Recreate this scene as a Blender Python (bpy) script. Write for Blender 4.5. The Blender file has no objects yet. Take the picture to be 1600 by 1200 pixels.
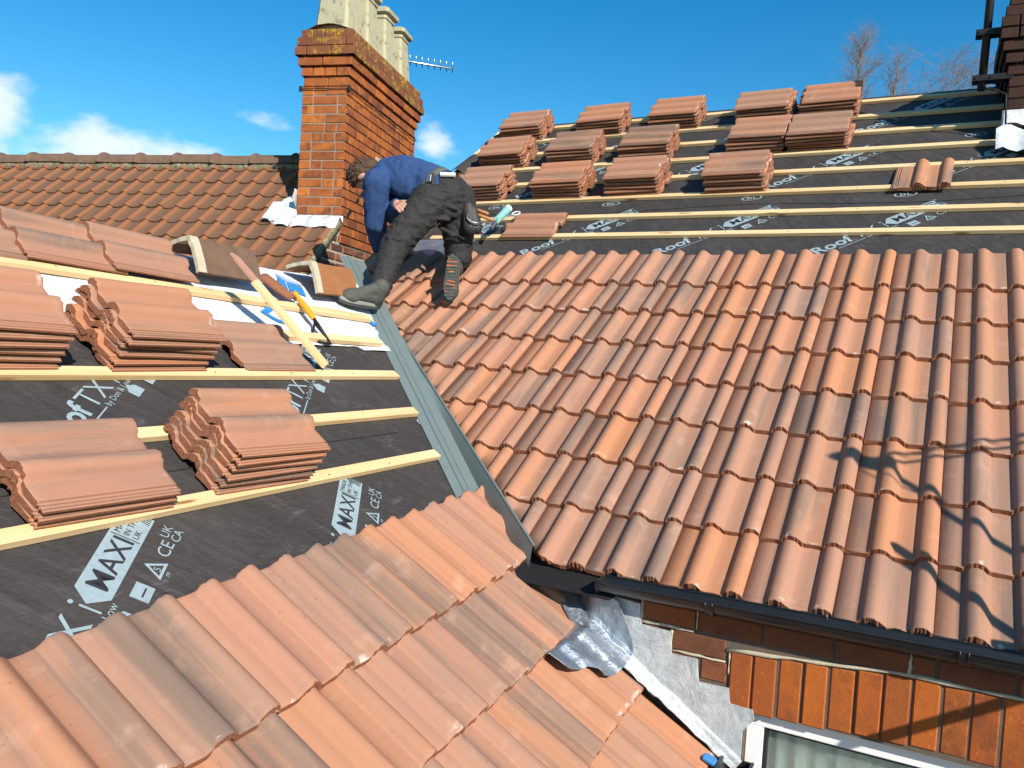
import bpy, bmesh, math, random
from mathutils import Matrix, Vector, noise
R_ = math.radians
V = Vector
sc = bpy.context.scene
C = sc.collection

# ------------------------------------------------------------------ camera, sky, sun, exposure
CAM = V((2.69513, -2.89669, 5.79041))
cam_data = bpy.data.cameras.new('camera')
cam = bpy.data.objects.new('camera', cam_data); C.objects.link(cam)
right, down, fwd = V((.88237, .46651, .06154)), V((.07183, -.00427, -.99741)), V((-.46504, .88450, -.03728))
rot = Matrix((right, -down, -fwd)).transposed()
cam.matrix_world = Matrix.Translation(CAM) @ rot.to_4x4()
cam_data.sensor_width = 36; cam_data.lens = 1268.356 / 1600 * 36
cam_data.clip_start = .05; cam_data.clip_end = 3000
sc.camera = cam

SUN = V((.717, -.468, .515)).normalized()
sun_el = math.asin(SUN.z); sun_az = math.atan2(SUN.x, SUN.y)
sl = bpy.data.lights.new('sun', 'SUN'); sl.energy = 4.8; sl.angle = R_(.55); sl.color = (1, .93, .82)
so = bpy.data.objects.new('sun', sl); C.objects.link(so)
so.rotation_euler = SUN.to_track_quat('Z', 'Y').to_euler(); so.location = (20, -15, 25)

world = bpy.data.worlds.new("World"); sc.world = world; world.use_nodes = True
def build_world():
    nt = world.node_tree; n = nt.nodes; l = nt.links
    for x in list(n): n.remove(x)
    out = n.new('ShaderNodeOutputWorld'); bg = n.new('ShaderNodeBackground')
    sky = n.new('ShaderNodeTexSky'); sky.sky_type = 'NISHITA'; sky.sun_disc = False
    sky.sun_elevation = sun_el; sky.sun_rotation = sun_az
    sky.air_density = 1.0; sky.dust_density = .15; sky.ozone_density = 2.2; sky.altitude = 50
    bg.inputs['Strength'].default_value = .105
    hs = n.new('ShaderNodeHueSaturation'); hs.inputs['Saturation'].default_value = 1.46
    l.new(sky.outputs[0], hs.inputs['Color'])
    gn = n.new('ShaderNodeMixRGB'); gn.blend_type = 'MULTIPLY'; gn.inputs[0].default_value = 1; gn.inputs[2].default_value = (1.0, 1.15, 1.05, 1); l.new(hs.outputs[0], gn.inputs[1])
    geo = n.new('ShaderNodeTexCoord')
    sep = n.new('ShaderNodeSeparateXYZ'); l.new(geo.outputs['Generated'], sep.inputs[0])
    def m(op, a, b=None, c=None):
        q = n.new('ShaderNodeMath'); q.operation = op
        for i, v in enumerate((a, b, c)):
            if v is None: continue
            if isinstance(v, (int, float)): q.inputs[i].default_value = v
            else: l.new(v, q.inputs[i])
        return q.outputs[0]
    az = m('ARCTAN2', sep.outputs[0], sep.outputs[1]); el = m('ARCSINE', sep.outputs[2])
    tot = None
    # azimuth, elevation, half width, half height (degrees), strength
    for a, e, wa, we, st in [(-60.8, 12.4, 2.6, 2.3, 1.0), (-63.5, 10.5, 4, 2.6, 1.0), (-54.6, 10.6, 6.2, 2.4, 1.0), (-50.2, 10.4, 4.6, 2.1, 1.0), (-45.6, 14.2, 2.6, .95, .72),
                             (-34.1, 14.0, 1.9, 1.5, .8), (-62, 3, 26, 2.6, .7)]:
        dx = m('DIVIDE', m('SUBTRACT', az, R_(a)), R_(wa)); dy = m('DIVIDE', m('SUBTRACT', el, R_(e)), R_(we))
        d = m('ADD', m('MULTIPLY', dx, dx), m('MULTIPLY', dy, dy))
        g = m('MULTIPLY', m('EXPONENT', m('MULTIPLY', d, -1.0)), st)
        tot = g if tot is None else m('MAXIMUM', tot, g)
    no = n.new('ShaderNodeTexNoise'); no.inputs['Scale'].default_value = 17; no.inputs['Detail'].default_value = 9; no.inputs['Roughness'].default_value = .56
    mp = n.new('ShaderNodeMapping'); mp.inputs['Scale'].default_value = (1, 1, 1.9)
    l.new(geo.outputs['Generated'], mp.inputs[0]); l.new(mp.outputs[0], no.inputs['Vector'])
    v = m('ADD', tot, m('MULTIPLY', m('SUBTRACT', no.outputs[0], .5), 1.35))
    mr = n.new('ShaderNodeMapRange'); mr.interpolation_type = 'SMOOTHSTEP'
    l.new(v, mr.inputs[0]); mr.inputs[1].default_value = .40; mr.inputs[2].default_value = 1.0; mr.inputs[3].default_value = 0; mr.inputs[4].default_value = .92
    cov = m('MULTIPLY', mr.outputs[0], m('GREATER_THAN', tot, .02))
    mix = n.new('ShaderNodeMixRGB'); l.new(cov, mix.inputs[0]); l.new(gn.outputs[0], mix.inputs[1])
    mix.inputs[2].default_value = (6.2, 6.9, 7.6, 1)
    l.new(mix.outputs[0], bg.inputs['Color']); l.new(bg.outputs[0], out.inputs[0])
build_world()
sc.view_settings.view_transform = 'Standard'; sc.view_settings.look = 'None'
sc.view_settings.exposure = 0.52; sc.view_settings.gamma = 1; sc.view_settings.use_curve_mapping = False
sc.cycles.max_bounces = 6; sc.cycles.use_denoising = True

# ------------------------------------------------------------------ roof frames
P0 = R_(36.5); cp, sp = math.cos(P0), math.sin(P0)
MR = Matrix(((1, 0, 0, 0), (0, cp, -sp, 0), (0, sp, cp, 5), (0, 0, 0, 1)))            # x along eave, y up the slope, z out of the roof
Q0 = R_(34.1); cq, sq = math.cos(Q0), math.sin(Q0)
ML = Matrix(((0, -cq, sq, 0), (1, 0, 0, 0), (0, sq, cq, 5.82606), (0, 0, 0, 1)))      # x along eave (world Y), y up the slope, z out
def RP(x, v, h=0): return MR @ V((x, v, h))
def LP(u, v, h=0): return ML @ V((u, -v, h))                                         # v counted down the slope
PHI = R_(14.5)
XH, YH, ZH = V((math.cos(PHI), math.sin(PHI), 0)), V((-math.sin(PHI), math.cos(PHI), 0)), V((0, 0, 1))
H0 = V((-1.6935, 2.2984, 6.80))
def frame(x, y, z, o):
    m = Matrix((x, y, z)).transposed().to_4x4(); m.translation = o; return m
MHB = frame(XH, YH, ZH, H0)                                                           # old house axes at the chimney's front corner
PH = R_(40.5)
RIDGE_Y, RIDGE_Z = .72, .615
MH = frame(XH, YH * math.cos(PH) + ZH * math.sin(PH), -YH * math.sin(PH) + ZH * math.cos(PH), H0 + YH * RIDGE_Y + ZH * RIDGE_Z)

# ------------------------------------------------------------------ materials
class NT:
    def __init__(s, name):
        s.m = bpy.data.materials.new(name); s.m.use_nodes = True
        s.t = s.m.node_tree; s.n = s.t.nodes; s.l = s.t.links
        for x in list(s.n): s.n.remove(x)
        s.out = s.n.new('ShaderNodeOutputMaterial'); s.b = s.n.new('ShaderNodeBsdfPrincipled')
        s.l.new(s.b.outputs[0], s.out.inputs[0])
    def set(s, node, i, v):
        if v is None: return
        if hasattr(v, 'links') or isinstance(v, bpy.types.NodeSocket): s.l.new(v, node.inputs[i])
        else: node.inputs[i].default_value = v
    def math(s, op, a, b=None, c=None):
        q = s.n.new('ShaderNodeMath'); q.operation = op
        for i, v in enumerate((a, b, c)): s.set(q, i, v)
        return q.outputs[0]
    def attr(s, name): q = s.n.new('ShaderNodeAttribute'); q.attribute_name = name; return q.outputs['Fac']
    def rnd(s): return s.n.new('ShaderNodeObjectInfo').outputs['Random']
    def co(s, kind='Object'): return s.n.new('ShaderNodeTexCoord').outputs[kind]
    def map(s, vec, scale=(1, 1, 1), loc=None):
        q = s.n.new('ShaderNodeMapping'); s.l.new(vec, q.inputs[0]); q.inputs['Scale'].default_value = scale
        if loc is not None: s.set(q, 'Location', loc)
        return q.outputs[0]
    def noise(s, vec, scale, detail=4, rough=.55, dist=0):
        q = s.n.new('ShaderNodeTexNoise'); s.l.new(vec, q.inputs['Vector'])
        q.inputs['Scale'].default_value = scale; q.inputs['Detail'].default_value = detail
        q.inputs['Roughness'].default_value = rough; q.inputs['Distortion'].default_value = dist
        return q.outputs[0]
    def white(s, v): q = s.n.new('ShaderNodeTexWhiteNoise'); q.noise_dimensions = '1D'; s.l.new(v, q.inputs['W']); return q.outputs
    def ramp(s, f, stops, interp='LINEAR'):
        q = s.n.new('ShaderNodeValToRGB'); s.set(q, 0, f); q.color_ramp.interpolation = interp
        e = q.color_ramp.elements
        while len(e) < len(stops): e.new(.5)
        for el, (p, c) in zip(e, stops):
            el.position = p; el.color = (c, c, c, 1) if isinstance(c, (int, float)) else (*c, 1)
        return q.outputs[0]
    def mix(s, f, a, b, mode='MIX'):
        q = s.n.new('ShaderNodeMixRGB'); q.blend_type = mode
        s.set(q, 0, f)
        for i, v in ((1, a), (2, b)):
            if isinstance(v, tuple): q.inputs[i].default_value = (*v, 1)
            else: s.l.new(v, q.inputs[i])
        return q.outputs[0]
    def bump(s, h, strength=.3, dist=.01):
        q = s.n.new('ShaderNodeBump'); s.l.new(h, q.inputs['Height']); q.inputs['Strength'].default_value = strength; q.inputs['Distance'].default_value = dist
        s.l.new(q.outputs[0], s.b.inputs['Normal'])
    def comb(s, x, y, z):
        q = s.n.new('ShaderNodeCombineXYZ')
        for i, v in enumerate((x, y, z)): s.set(q, i, v)
        return q.outputs[0]
    def sep(s, v): q = s.n.new('ShaderNodeSeparateXYZ'); s.l.new(v, q.inputs[0]); return q.outputs
    def done(s, col=None, rough=.8, metal=0, spec=.3):
        if col is not None:
            if isinstance(col, tuple): s.b.inputs['Base Color'].default_value = (*col, 1)
            else: s.l.new(col, s.b.inputs['Base Color'])
        s.set(s.b, 'Roughness', rough); s.set(s.b, 'Metallic', metal); s.b.inputs['Specular IOR Level'].default_value = spec
        return s.m

def mat_tile():
    t = NT('concrete_tile')
    seed = t.math('FRACT', t.math('ADD', t.attr('seed'), t.math('MULTIPLY', t.rnd(), 7.31)))
    w = t.white(t.math('MULTIPLY', seed, 97.3)); ws = t.sep(w['Color'])
    uv = t.co('UV'); u = t.sep(uv)
    off = t.math('MULTIPLY', seed, 61.0)
    wide = t.noise(t.comb(t.math('ADD', t.math('MULTIPLY', u[0], 9.0), off), t.math('MULTIPLY', u[1], .9), off), 1.0, 3, .5)
    fine = t.noise(t.comb(t.math('ADD', t.math('MULTIPLY', u[0], 42.0), off), t.math('MULTIPLY', u[1], 2.2), off), 1.0, 4, .6)
    blot = t.noise(t.comb(t.math('ADD', u[0], off), u[1], off), 11.0, 4, .6)
    base = t.mix(ws[0], (.46, .195, .093), (.41, .197, .122))
    base = t.mix(t.math('MULTIPLY', t.math('MULTIPLY', ws[1], ws[1]), .9), base, (.335, .195, .138))
    k = t.math('ADD', t.math('ADD', wide, t.math('MULTIPLY', t.math('SUBTRACT', fine, .5), .35)), t.math('MULTIPLY', t.math('SUBTRACT', ws[2], .5), .30))
    base = t.mix(t.ramp(k, [(.47, 0.), (.68, .82)]), base, (.25, .163, .12))
    base = t.mix(t.math('MULTIPLY', t.ramp(k, [(.61, 0.), (.78, 1.)]), .5), base, (.115, .09, .078))
    base = t.mix(t.ramp(blot, [(.58, 0.), (.75, .3)]), base, (.56, .36, .26))
    chip = t.math('MULTIPLY', t.ramp(u[1], [(.010, 1.), (.026, 0.)]), t.ramp(t.noise(t.comb(t.math('ADD', t.math('MULTIPLY', u[0], 16.0), off), off, t.math('MULTIPLY', u[1], 20.)), 1.0, 3, .6), [(.60, 0.), (.68, .75)]))
    base = t.mix(chip, base, (.66, .55, .47))
    ob = t.co('Object')
    grain = t.noise(ob, 420, 2, .6); mid = t.noise(ob, 60, 3, .6)
    base = t.mix(t.ramp(grain, [(.35, .10), (.6, 0.)]), base, (.14, .07, .05))
    spot = t.noise(ob, 85, 1, .5)
    base = t.mix(t.ramp(spot, [(.73, 0.), (.77, .5)]), base, (.16, .09, .06))
    t.bump(t.math('ADD', t.math('MULTIPLY', grain, .6), t.math('MULTIPLY', mid, .5)), .45, .003)
    return t.done(base, .82, 0, .28)

def mat_tile_edge():
    t = NT('broken_tile_edge'); ob = t.co('Object')
    a = t.noise(ob, 70, 4, .7); g = t.noise(ob, 260, 3, .7)
    col = t.mix(a, (.30, .105, .052), (.44, .195, .115))
    col = t.mix(t.ramp(g, [(.3, .35), (.6, 0.)]), col, (.15, .06, .035))
    t.bump(t.math('ADD', a, t.math('MULTIPLY', g, .7)), 1.0, .011)
    return t.done(col, .92, 0, .15)

def mat_oldtile():
    t = NT('weathered_clay_tile'); seed = t.attr('seed'); ws = t.sep(t.white(t.math('MULTIPLY', seed, 53.7))['Color'])
    ob = t.co('Object'); uv = t.sep(t.co('UV'))
    col = t.mix(ws[0], (.20, .088, .045), (.135, .075, .05))
    col = t.mix(t.math('MULTIPLY', ws[1], .5), col, (.23, .10, .045))
    d = t.noise(ob, 9, 5, .65); f = t.noise(ob, 55, 4, .7)
    pan = t.ramp(uv[0], [(.58, 1.), (.70, 0.)])
    col = t.mix(t.math('MULTIPLY', pan, t.ramp(d, [(.36, .85), (.62, .25)])), col, (.135, .082, .053))
    col = t.mix(t.math('MULTIPLY', t.math('SUBTRACT', 1., pan), .75), col, (.255, .105, .05))
    col = t.mix(t.ramp(t.noise(ob, 30, 4, .7), [(.60, 0.), (.70, .6)]), col, (.12, .11, .075))
    col = t.mix(t.ramp(t.noise(ob, 17, 5, .75), [(.66, 0.), (.72, .8)]), col, (.42, .40, .36))
    t.bump(f, .5, .006)
    return t.done(col, .9, 0, .2)

def mat_brick(name, c1, c2, c3, dark=.5, edge=(.06, .03, .022)):
    t = NT(name); seed = t.attr('seed'); ws = t.sep(t.white(t.math('MULTIPLY', seed, 41.9))['Color'])
    ob = t.co('Object')
    col = t.mix(ws[0], c1, c2); col = t.mix(t.math('MULTIPLY', t.math('MULTIPLY', ws[1], ws[1]), .9), col, c3)
    a = t.noise(ob, 14, 5, .65); g = t.noise(ob, 120, 3, .7); s = t.noise(ob, 34, 4, .7)
    col = t.mix(t.math('MULTIPLY', t.ramp(a, [(.42, 0.), (.66, 1.)]), t.math('MULTIPLY', ws[2], dark)), col, edge)
    col = t.mix(t.ramp(s, [(.55, 0.), (.75, .4)]), col, c3)
    sp = t.noise(t.map(ob, (90, 90, 30)), 1., 4, .7); col = t.mix(t.ramp(sp, [(.60, 0.), (.72, .5)]), col, tuple(min(1, x * 1.5 + .05) for x in c1))
    pit = t.noise(ob, 70, 3, .6); col = t.mix(t.ramp(pit, [(.26, .5), (.36, 0.)]), col, edge)
    t.bump(t.math('ADD', t.math('MULTIPLY', g, .5), s), .45, .004)
    return t.done(col, .86, 0, .22)

def mat_mortar(name, c=(.42, .38, .31)):
    t = NT(name); ob = t.co('Object'); a = t.noise(ob, 24, 5, .7); g = t.noise(ob, 190, 3, .7)
    col = t.mix(a, tuple(x * .62 for x in c), tuple(x * 1.2 for x in c))
    t.bump(g, .7, .004); return t.done(col, .95, 0, .1)

def mat_timber(name, c1, c2, c3):
    t = NT(name); uv = t.co('UV'); u = t.sep(uv); seed = t.math('MULTIPLY', t.attr('seed'), 37.)
    gr = t.noise(t.comb(t.math('ADD', t.math('MULTIPLY', u[0], 1.3), seed), t.math('MULTIPLY', u[1], 70.), seed), 1.0, 5, .6, .6)
    br = t.noise(t.comb(t.math('ADD', t.math('MULTIPLY', u[0], 1.1), seed), t.math('MULTIPLY', u[1], 9.), seed), 1.0, 3, .5)
    col = t.mix(gr, c1, c2); col = t.mix(t.ramp(br, [(.45, 0.), (.75, .8)]), col, c3)
    kn = t.n.new('ShaderNodeTexVoronoi'); t.l.new(t.comb(t.math('ADD', t.math('MULTIPLY', u[0], 2.6), seed), t.math('MULTIPLY', u[1], 17.), seed), kn.inputs['Vector']); kn.inputs['Scale'].default_value = 1.
    col = t.mix(t.ramp(kn.outputs['Distance'], [(.09, .85), (.16, 0.)]), col, (.20, .075, .02))
    t.bump(gr, .35, .003); return t.done(col, .72, 0, .25)

def mat_felt():
    t = NT('roofing_felt'); ob = t.co('UV'); u = t.sep(ob)
    fib = t.noise(t.comb(t.math('MULTIPLY', u[0], 22.), t.math('MULTIPLY', u[1], 150.), 0.), 1.0, 4, .65, .4)
    big = t.noise(ob, 2.2, 5, .6, .5); sc2 = t.noise(t.comb(t.math('MULTIPLY', u[0], 4.), t.math('MULTIPLY', u[1], 14.), 3.), 1., 6, .72, 1.)
    col = t.mix(fib, (.014, .013, .0135), (.070, .062, .058))
    col = t.mix(t.ramp(big, [(.45, 0.), (.72, .5)]), col, (.075, .062, .055))
    col = t.mix(t.ramp(sc2, [(.60, 0.), (.74, .42)]), col, (.20, .19, .185))
    fi2 = t.noise(ob, 4, 4, .55, 1.2); wr = t.noise(t.comb(t.math('ADD', t.math('MULTIPLY', u[0], 6.), t.math('MULTIPLY', u[1], 4.)), t.math('MULTIPLY', u[1], 1.6), 7.), 1., 3, .5, .8)
    dust = t.noise(t.comb(t.math('MULTIPLY', u[0], 9.), t.math('MULTIPLY', u[1], 9.), 1.), 1., 7, .75, .8)
    col = t.mix(t.ramp(dust, [(.56, 0.), (.78, .5)]), col, (.13, .105, .09))
    t.bump(t.math('ADD', t.math('MULTIPLY', fib, .12), t.math('ADD', t.math('MULTIPLY', fi2, .8), wr)), .7, .03)
    return t.done(col, .62, 0, .35)

def mat_simple(name, c, rough=.6, metal=0, spec=.3, var=.25, scale=30, bump=.2, bd=.004, c2=None):
    t = NT(name); ob = t.co('Object'); a = t.noise(ob, scale, 5, .65)
    col = t.mix(a, tuple(x * (1 - var) for x in c), c2 if c2 else tuple(min(1, x * (1 + var)) for x in c))
    if bump: t.bump(a, bump, bd)
    return t.done(col, rough, metal, spec)

def mat_membrane():
    t = NT('white_membrane'); ob = t.co('Object'); a = t.noise(ob, 7, 5, .6, .6); b = t.noise(ob, 60, 3, .6)
    col = t.mix(a, (.53, .55, .585), (.68, .69, .71)); t.bump(t.math('ADD', a, t.math('MULTIPLY', b, .08)), .7, .03)
    return t.done(col, .6, 0, .3)

def mat_lead(name, c, metal, rough, sc_=22):
    t = NT(name); ob = t.co('Object'); a = t.noise(t.map(ob, (1, 1.6, .8)), sc_ * .8, 8, .78, .5); b = t.noise(ob, 6, 5, .65, .7)
    col = t.mix(t.ramp(a, [(.35, 0.), (.68, 1.)]), tuple(x * .72 for x in c), tuple(min(1, x * 1.18) for x in c))
    rg = t.math('ADD', t.math('MULTIPLY', a, .3), rough - .15)
    t.bump(t.math('ADD', t.math('MULTIPLY', a, .45), b), .75, .018)
    return t.done(col, rg, metal, .4)

def mat_knit():
    t = NT('blue_knit'); ob = t.co('Object')
    wv = t.n.new('ShaderNodeTexWave'); wv.wave_type = 'BANDS'; wv.bands_direction = 'Z'
    t.l.new(t.map(ob, (1, 1, 1)), wv.inputs['Vector']); wv.inputs['Scale'].default_value = 62; wv.inputs['Distortion'].default_value = 2.5; wv.inputs['Detail'].default_value = 2; wv.inputs['Detail Scale'].default_value = .5
    g = t.noise(ob, 190, 3, .7); a = t.noise(ob, 9, 4, .6)
    col = t.mix(g, (.020, .046, .125), (.055, .112, .275)); col = t.mix(t.math('MULTIPLY', wv.outputs[1], .16), col, (.016, .03, .10))
    t.bump(t.math('ADD', t.math('MULTIPLY', wv.outputs[1], .35), t.math('ADD', t.math('MULTIPLY', g, .4), a)), .6, .012)
    return t.done(col, .92, 0, .15)

def mat_trousers():
    t = NT('dark_work_cloth'); ob = t.co('Object'); a = t.noise(ob, 11, 4, .55, 1.4); b = t.noise(ob, 46, 4, .6, .8); g = t.noise(ob, 300, 2, .6)
    col = t.mix(a, (.015, .015, .0155), (.042, .0395, .038)); col = t.mix(t.ramp(b, [(.55, 0.), (.8, .5)]), col, (.068, .062, .056))
    t.bump(t.math('ADD', t.math('MULTIPLY', a, 1.4), t.math('ADD', t.math('MULTIPLY', b, .35), t.math('MULTIPLY', g, .06))), .6, .016)
    return t.done(col, .8, 0, .25)

def mat_hair():
    t = NT('brown_hair'); ob = t.co('Object'); a = t.noise(t.map(ob, (120, 120, 22)), 1., 4, .6)
    col = t.mix(a, (.028, .016, .009), (.135, .075, .038)); t.bump(a, .8, .01); return t.done(col, .6, 0, .3)

M = {}
def make_mats():
    M['tile'] = mat_tile(); M['tile_edge'] = mat_tile_edge(); M['old'] = mat_oldtile()
    M['brick'] = mat_brick('orange_red_brick', (.50, .155, .030), (.31, .085, .028), (.15, .048, .026), .75)
    M['gable'] = mat_brick('old_gable_brick', (.33, .11, .05), (.25, .11, .075), (.045, .030, .028), .9)
    M['rubbed'] = mat_brick('rubbed_orange_brick', (.48, .135, .020), (.37, .092, .019), (.22, .06, .022), .6)
    M['browny'] = mat_brick('brown_brick', (.20, .07, .033), (.27, .09, .03), (.10, .045, .03), .7)
    M['cap'] = mat_cap()
    M['dark_brick'] = mat_brick('shade_dark_brick', (.060, .026, .017), (.045, .022, .016), (.025, .016, .013), .8)  # the far stack's shade is put into this brick colour
    M['mortar'] = mat_mortar('lime_mortar'); M['mortar_mid'] = mat_mortar('weathered_mortar', (.30, .255, .20)); M['mortar_dark'] = mat_mortar('dark_mortar', (.14, .11, .085)); M['mortar_pale'] = mat_mortar('pale_mortar', (.52, .46, .34))
    M['mossy'] = mat_mossy()
    M['timber'] = mat_timber('fresh_batten', (.78, .585, .335), (.65, .44, .215), (.56, .34, .145))
    M['timber_pale'] = mat_timber('pale_slat', (.78, .60, .33), (.66, .46, .22), (.55, .35, .15))
    M['felt'] = mat_felt(); M['membrane'] = mat_membrane()
    M['print'] = mat_simple('pale_print', (.27, .34, .37), .6, var=.3, scale=60, bump=0)
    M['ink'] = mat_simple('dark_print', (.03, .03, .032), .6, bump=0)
    M['blue_print'] = mat_simple('blue_print', (.03, .21, .50), .55, var=.15, bump=0)
    M['lead'] = mat_lead('patinated_lead', (.50, .53, .545), .15, .60)
    M['lead_new'] = mat_lead('new_lead', (.36, .41, .47), .75, .42, 14)
    M['white_lead'] = mat_lead('white_lead', (.66, .68, .70), .05, .65)
    M['valley'] = mat_simple('grey_green_valley', (.15, .188, .183), .42, 0, .5, .10, 9, .15, .004)
    M['plastic'] = mat_simple('black_plastic', (.014, .014, .015), .32, spec=.5, var=.3, scale=14, bump=.12, bd=.003)
    M['dull_black'] = mat_simple('black_rubber', (.016, .015, .015), .6, var=.3)
    M['iron'] = mat_simple('dark_iron', (.018, .017, .018), .55, .4, .4)
    M['steel'] = mat_simple('galvanised_steel', (.42, .43, .44), .42, .9, .5, .25, 18)
    M['alu'] = mat_simple('aluminium', (.70, .71, .72), .35, .9, .5, .1)
    M['pot'] = mat_pot(); M['ridge_old'] = mat_simple('brown_ridge_clay', (.125, .08, .056), .9, var=.45, scale=13, bump=.6, bd=.006, c2=(.22, .13, .085))
    M['ridge_orange'] = mat_simple('orange_ridge_clay', (.30, .105, .04), .88, var=.25, scale=18, bump=.5, bd=.005, c2=(.36, .16, .07))
    M['upvc'] = mat_simple('white_upvc', (.80, .80, .79), .35, spec=.5, var=.03, bump=0)
    M['curtain'] = mat_simple('net_curtain', (.78, .84, .74), .9, var=.15, scale=40)
    M['knit'] = mat_knit(); M['trousers'] = mat_trousers(); M['hair'] = mat_hair()
    M['skin'] = mat_simple('skin', (.50, .255, .185), .55, spec=.35, var=.14, scale=40, bump=.15, bd=.002)
    M['boot'] = mat_simple('grey_boot_leather', (.072, .073, .064), .75, var=.35, scale=40, bump=.5, bd=.004)
    M['sole'] = mat_simple('dark_sole', (.055, .062, .058), .7, var=.3, scale=60, bump=.4)
    M['orange_rubber'] = mat_simple('orange_rubber', (.55, .13, .04), .6, var=.15)
    M['pale_sole'] = mat_simple('pale_midsole', (.30, .31, .28), .7, var=.2)
    M['belt'] = mat_simple('grey_webbing', (.095, .105, .092), .8, var=.3, scale=90, bump=.4, bd=.002)
    M['leather'] = mat_simple('dark_leather', (.03, .028, .027), .55, var=.3, scale=30, bump=.4)
    M['brown_handle'] = mat_simple('varnished_handle', (.38, .16, .06), .45, var=.2)
    M['teal'] = mat_simple('teal_grip', (.10, .40, .38), .5, var=.3, scale=60, c2=(.30, .55, .52))
    M['yellow'] = mat_simple('yellow_handle', (.66, .31, .02), .5, var=.2)
    M['shirt'] = mat_simple('white_cotton', (.78, .76, .72), .9, var=.06)
    M['green'] = mat_simple('green_tag', (.20, .33, .05), .7, var=.15)
    M['blue_clip'] = mat_simple('blue_plastic', (.03, .20, .48), .4, spec=.5, var=.1, bump=0)
    M['bark'] = mat_simple('winter_bark', (.27, .215, .19), .9, var=.35, scale=3, bump=0)
    M['render'] = mat_mortar('plain_wall', (.30, .17, .12))
    M['ground'] = mat_simple('paving', (.09, .085, .08), .9, var=.3, scale=1.5)
    M['pink'] = mat_simple('painted_wood', (.42, .22, .16), .8, var=.2, scale=30)
    g = NT('window_glass'); g.b.inputs['Transmission Weight'].default_value = .92; g.b.inputs['IOR'].default_value = 1.3
    M['glass'] = g.done((.86, .92, .88), .04, 0, .5)

def mat_cap():
    t = NT('lichened_brick'); seed = t.attr('seed'); ws = t.sep(t.white(t.math('MULTIPLY', seed, 41.9))['Color'])
    ob = t.co('Object')
    col = t.mix(ws[0], (.17, .062, .033), (.24, .085, .04)); a = t.noise(ob, 8, 5, .7); b = t.noise(ob, 26, 5, .75); g = t.noise(ob, 120, 3, .7)
    col = t.mix(t.ramp(t.noise(ob, 22, 4, .7), [(.5, 0.), (.7, .6)]), col, (.09, .06, .045))
    y = t.math('MULTIPLY', t.ramp(a, [(.49, 0.), (.58, 1.)]), t.ramp(b, [(.42, 0.), (.56, 1.)]))
    col = t.mix(t.math('MULTIPLY', y, .92), col, (.40, .27, .025))
    t.bump(t.math('ADD', g, t.math('MULTIPLY', b, 1.4)), .6, .005)
    return t.done(col, .9, 0, .2)
def mat_mossy():
    t = NT('mossy_mortar'); ob = t.co('Object'); a = t.noise(ob, 20, 5, .75); g = t.noise(ob, 130, 3, .7)
    col = t.mix(a, (.20, .17, .12), (.36, .32, .24)); col = t.mix(t.ramp(t.noise(ob, 28, 5, .7), [(.47, 0.), (.58, .8)]), col, (.13, .115, .045))
    t.bump(t.math('ADD', a, g), .8, .008); return t.done(col, .95, 0, .1)
def mat_pot():
    t = NT('buff_terracotta'); ob = t.co('Object'); a = t.noise(ob, 12, 5, .7); b = t.noise(t.map(ob, (30, 30, 5)), 1., 4, .6)
    col = t.mix(b, (.34, .32, .21), (.47, .43, .29)); col = t.mix(t.ramp(a, [(.54, 0.), (.66, .8)]), col, (.17, .14, .10))
    col = t.mix(t.ramp(t.noise(ob, 9, 5, .75), [(.64, 0.), (.70, .8)]), col, (.36, .27, .05))
    t.bump(a, .4, .006); return t.done(col, .9, 0, .2)
make_mats()

# ------------------------------------------------------------------ mesh helpers
rng = random.Random(11)
def new_bm():
    bm = bmesh.new(); bm.loops.layers.uv.new('UVMap'); bm.verts.layers.float.new('seed'); return bm
def obj(name, bm, mats, parent=None, smooth=False, angle=None, kind=None, free=True):
    """Link bm (in world coordinates) as one mesh object, in its parent's space."""
    org = V((0, 0, 0))
    p = parent
    while p is not None: org += p.location; p = p.parent
    if org.length: bm.transform(Matrix.Translation(-org))
    me = bpy.data.meshes.new(name); bm.to_mesh(me)
    if free: bm.free()
    for m in (mats if isinstance(mats, (list, tuple)) else [mats]): me.materials.append(M[m] if isinstance(m, str) else m)
    if smooth or angle:
        me.polygons.foreach_set('use_smooth', [True] * len(me.polygons))
        if angle: me.set_sharp_from_angle(angle=R_(angle))
    o = bpy.data.objects.new(name, me); C.objects.link(o); o.parent = parent
    if kind: o['kind'] = kind
    return o
def thing(name, label, cat, loc=(0, 0, 0), group=None):
    o = bpy.data.objects.new(name, None); C.objects.link(o); o.location = loc; o.empty_display_size = .2
    o['label'] = label; o['category'] = cat; o['kind'] = 'thing'
    if group: o['group'] = group
    return o
def tag(o, label, cat, group=None):
    o['label'] = label; o['category'] = cat; o['kind'] = 'thing'
    if group: o['group'] = group
    return o
def part_empty(name, loc, parent):
    o = bpy.data.objects.new(name, None); C.objects.link(o); o.empty_display_size = .1
    o.parent = parent; o.location = V(loc) - parent.location; return o
def centre(o):
    """Move a single-mesh object's origin to the middle of its mesh."""
    me = o.data; c = V((0, 0, 0))
    for v in me.vertices: c += v.co
    c /= max(1, len(me.vertices)); me.transform(Matrix.Translation(-c)); o.location = c; return o
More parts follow.
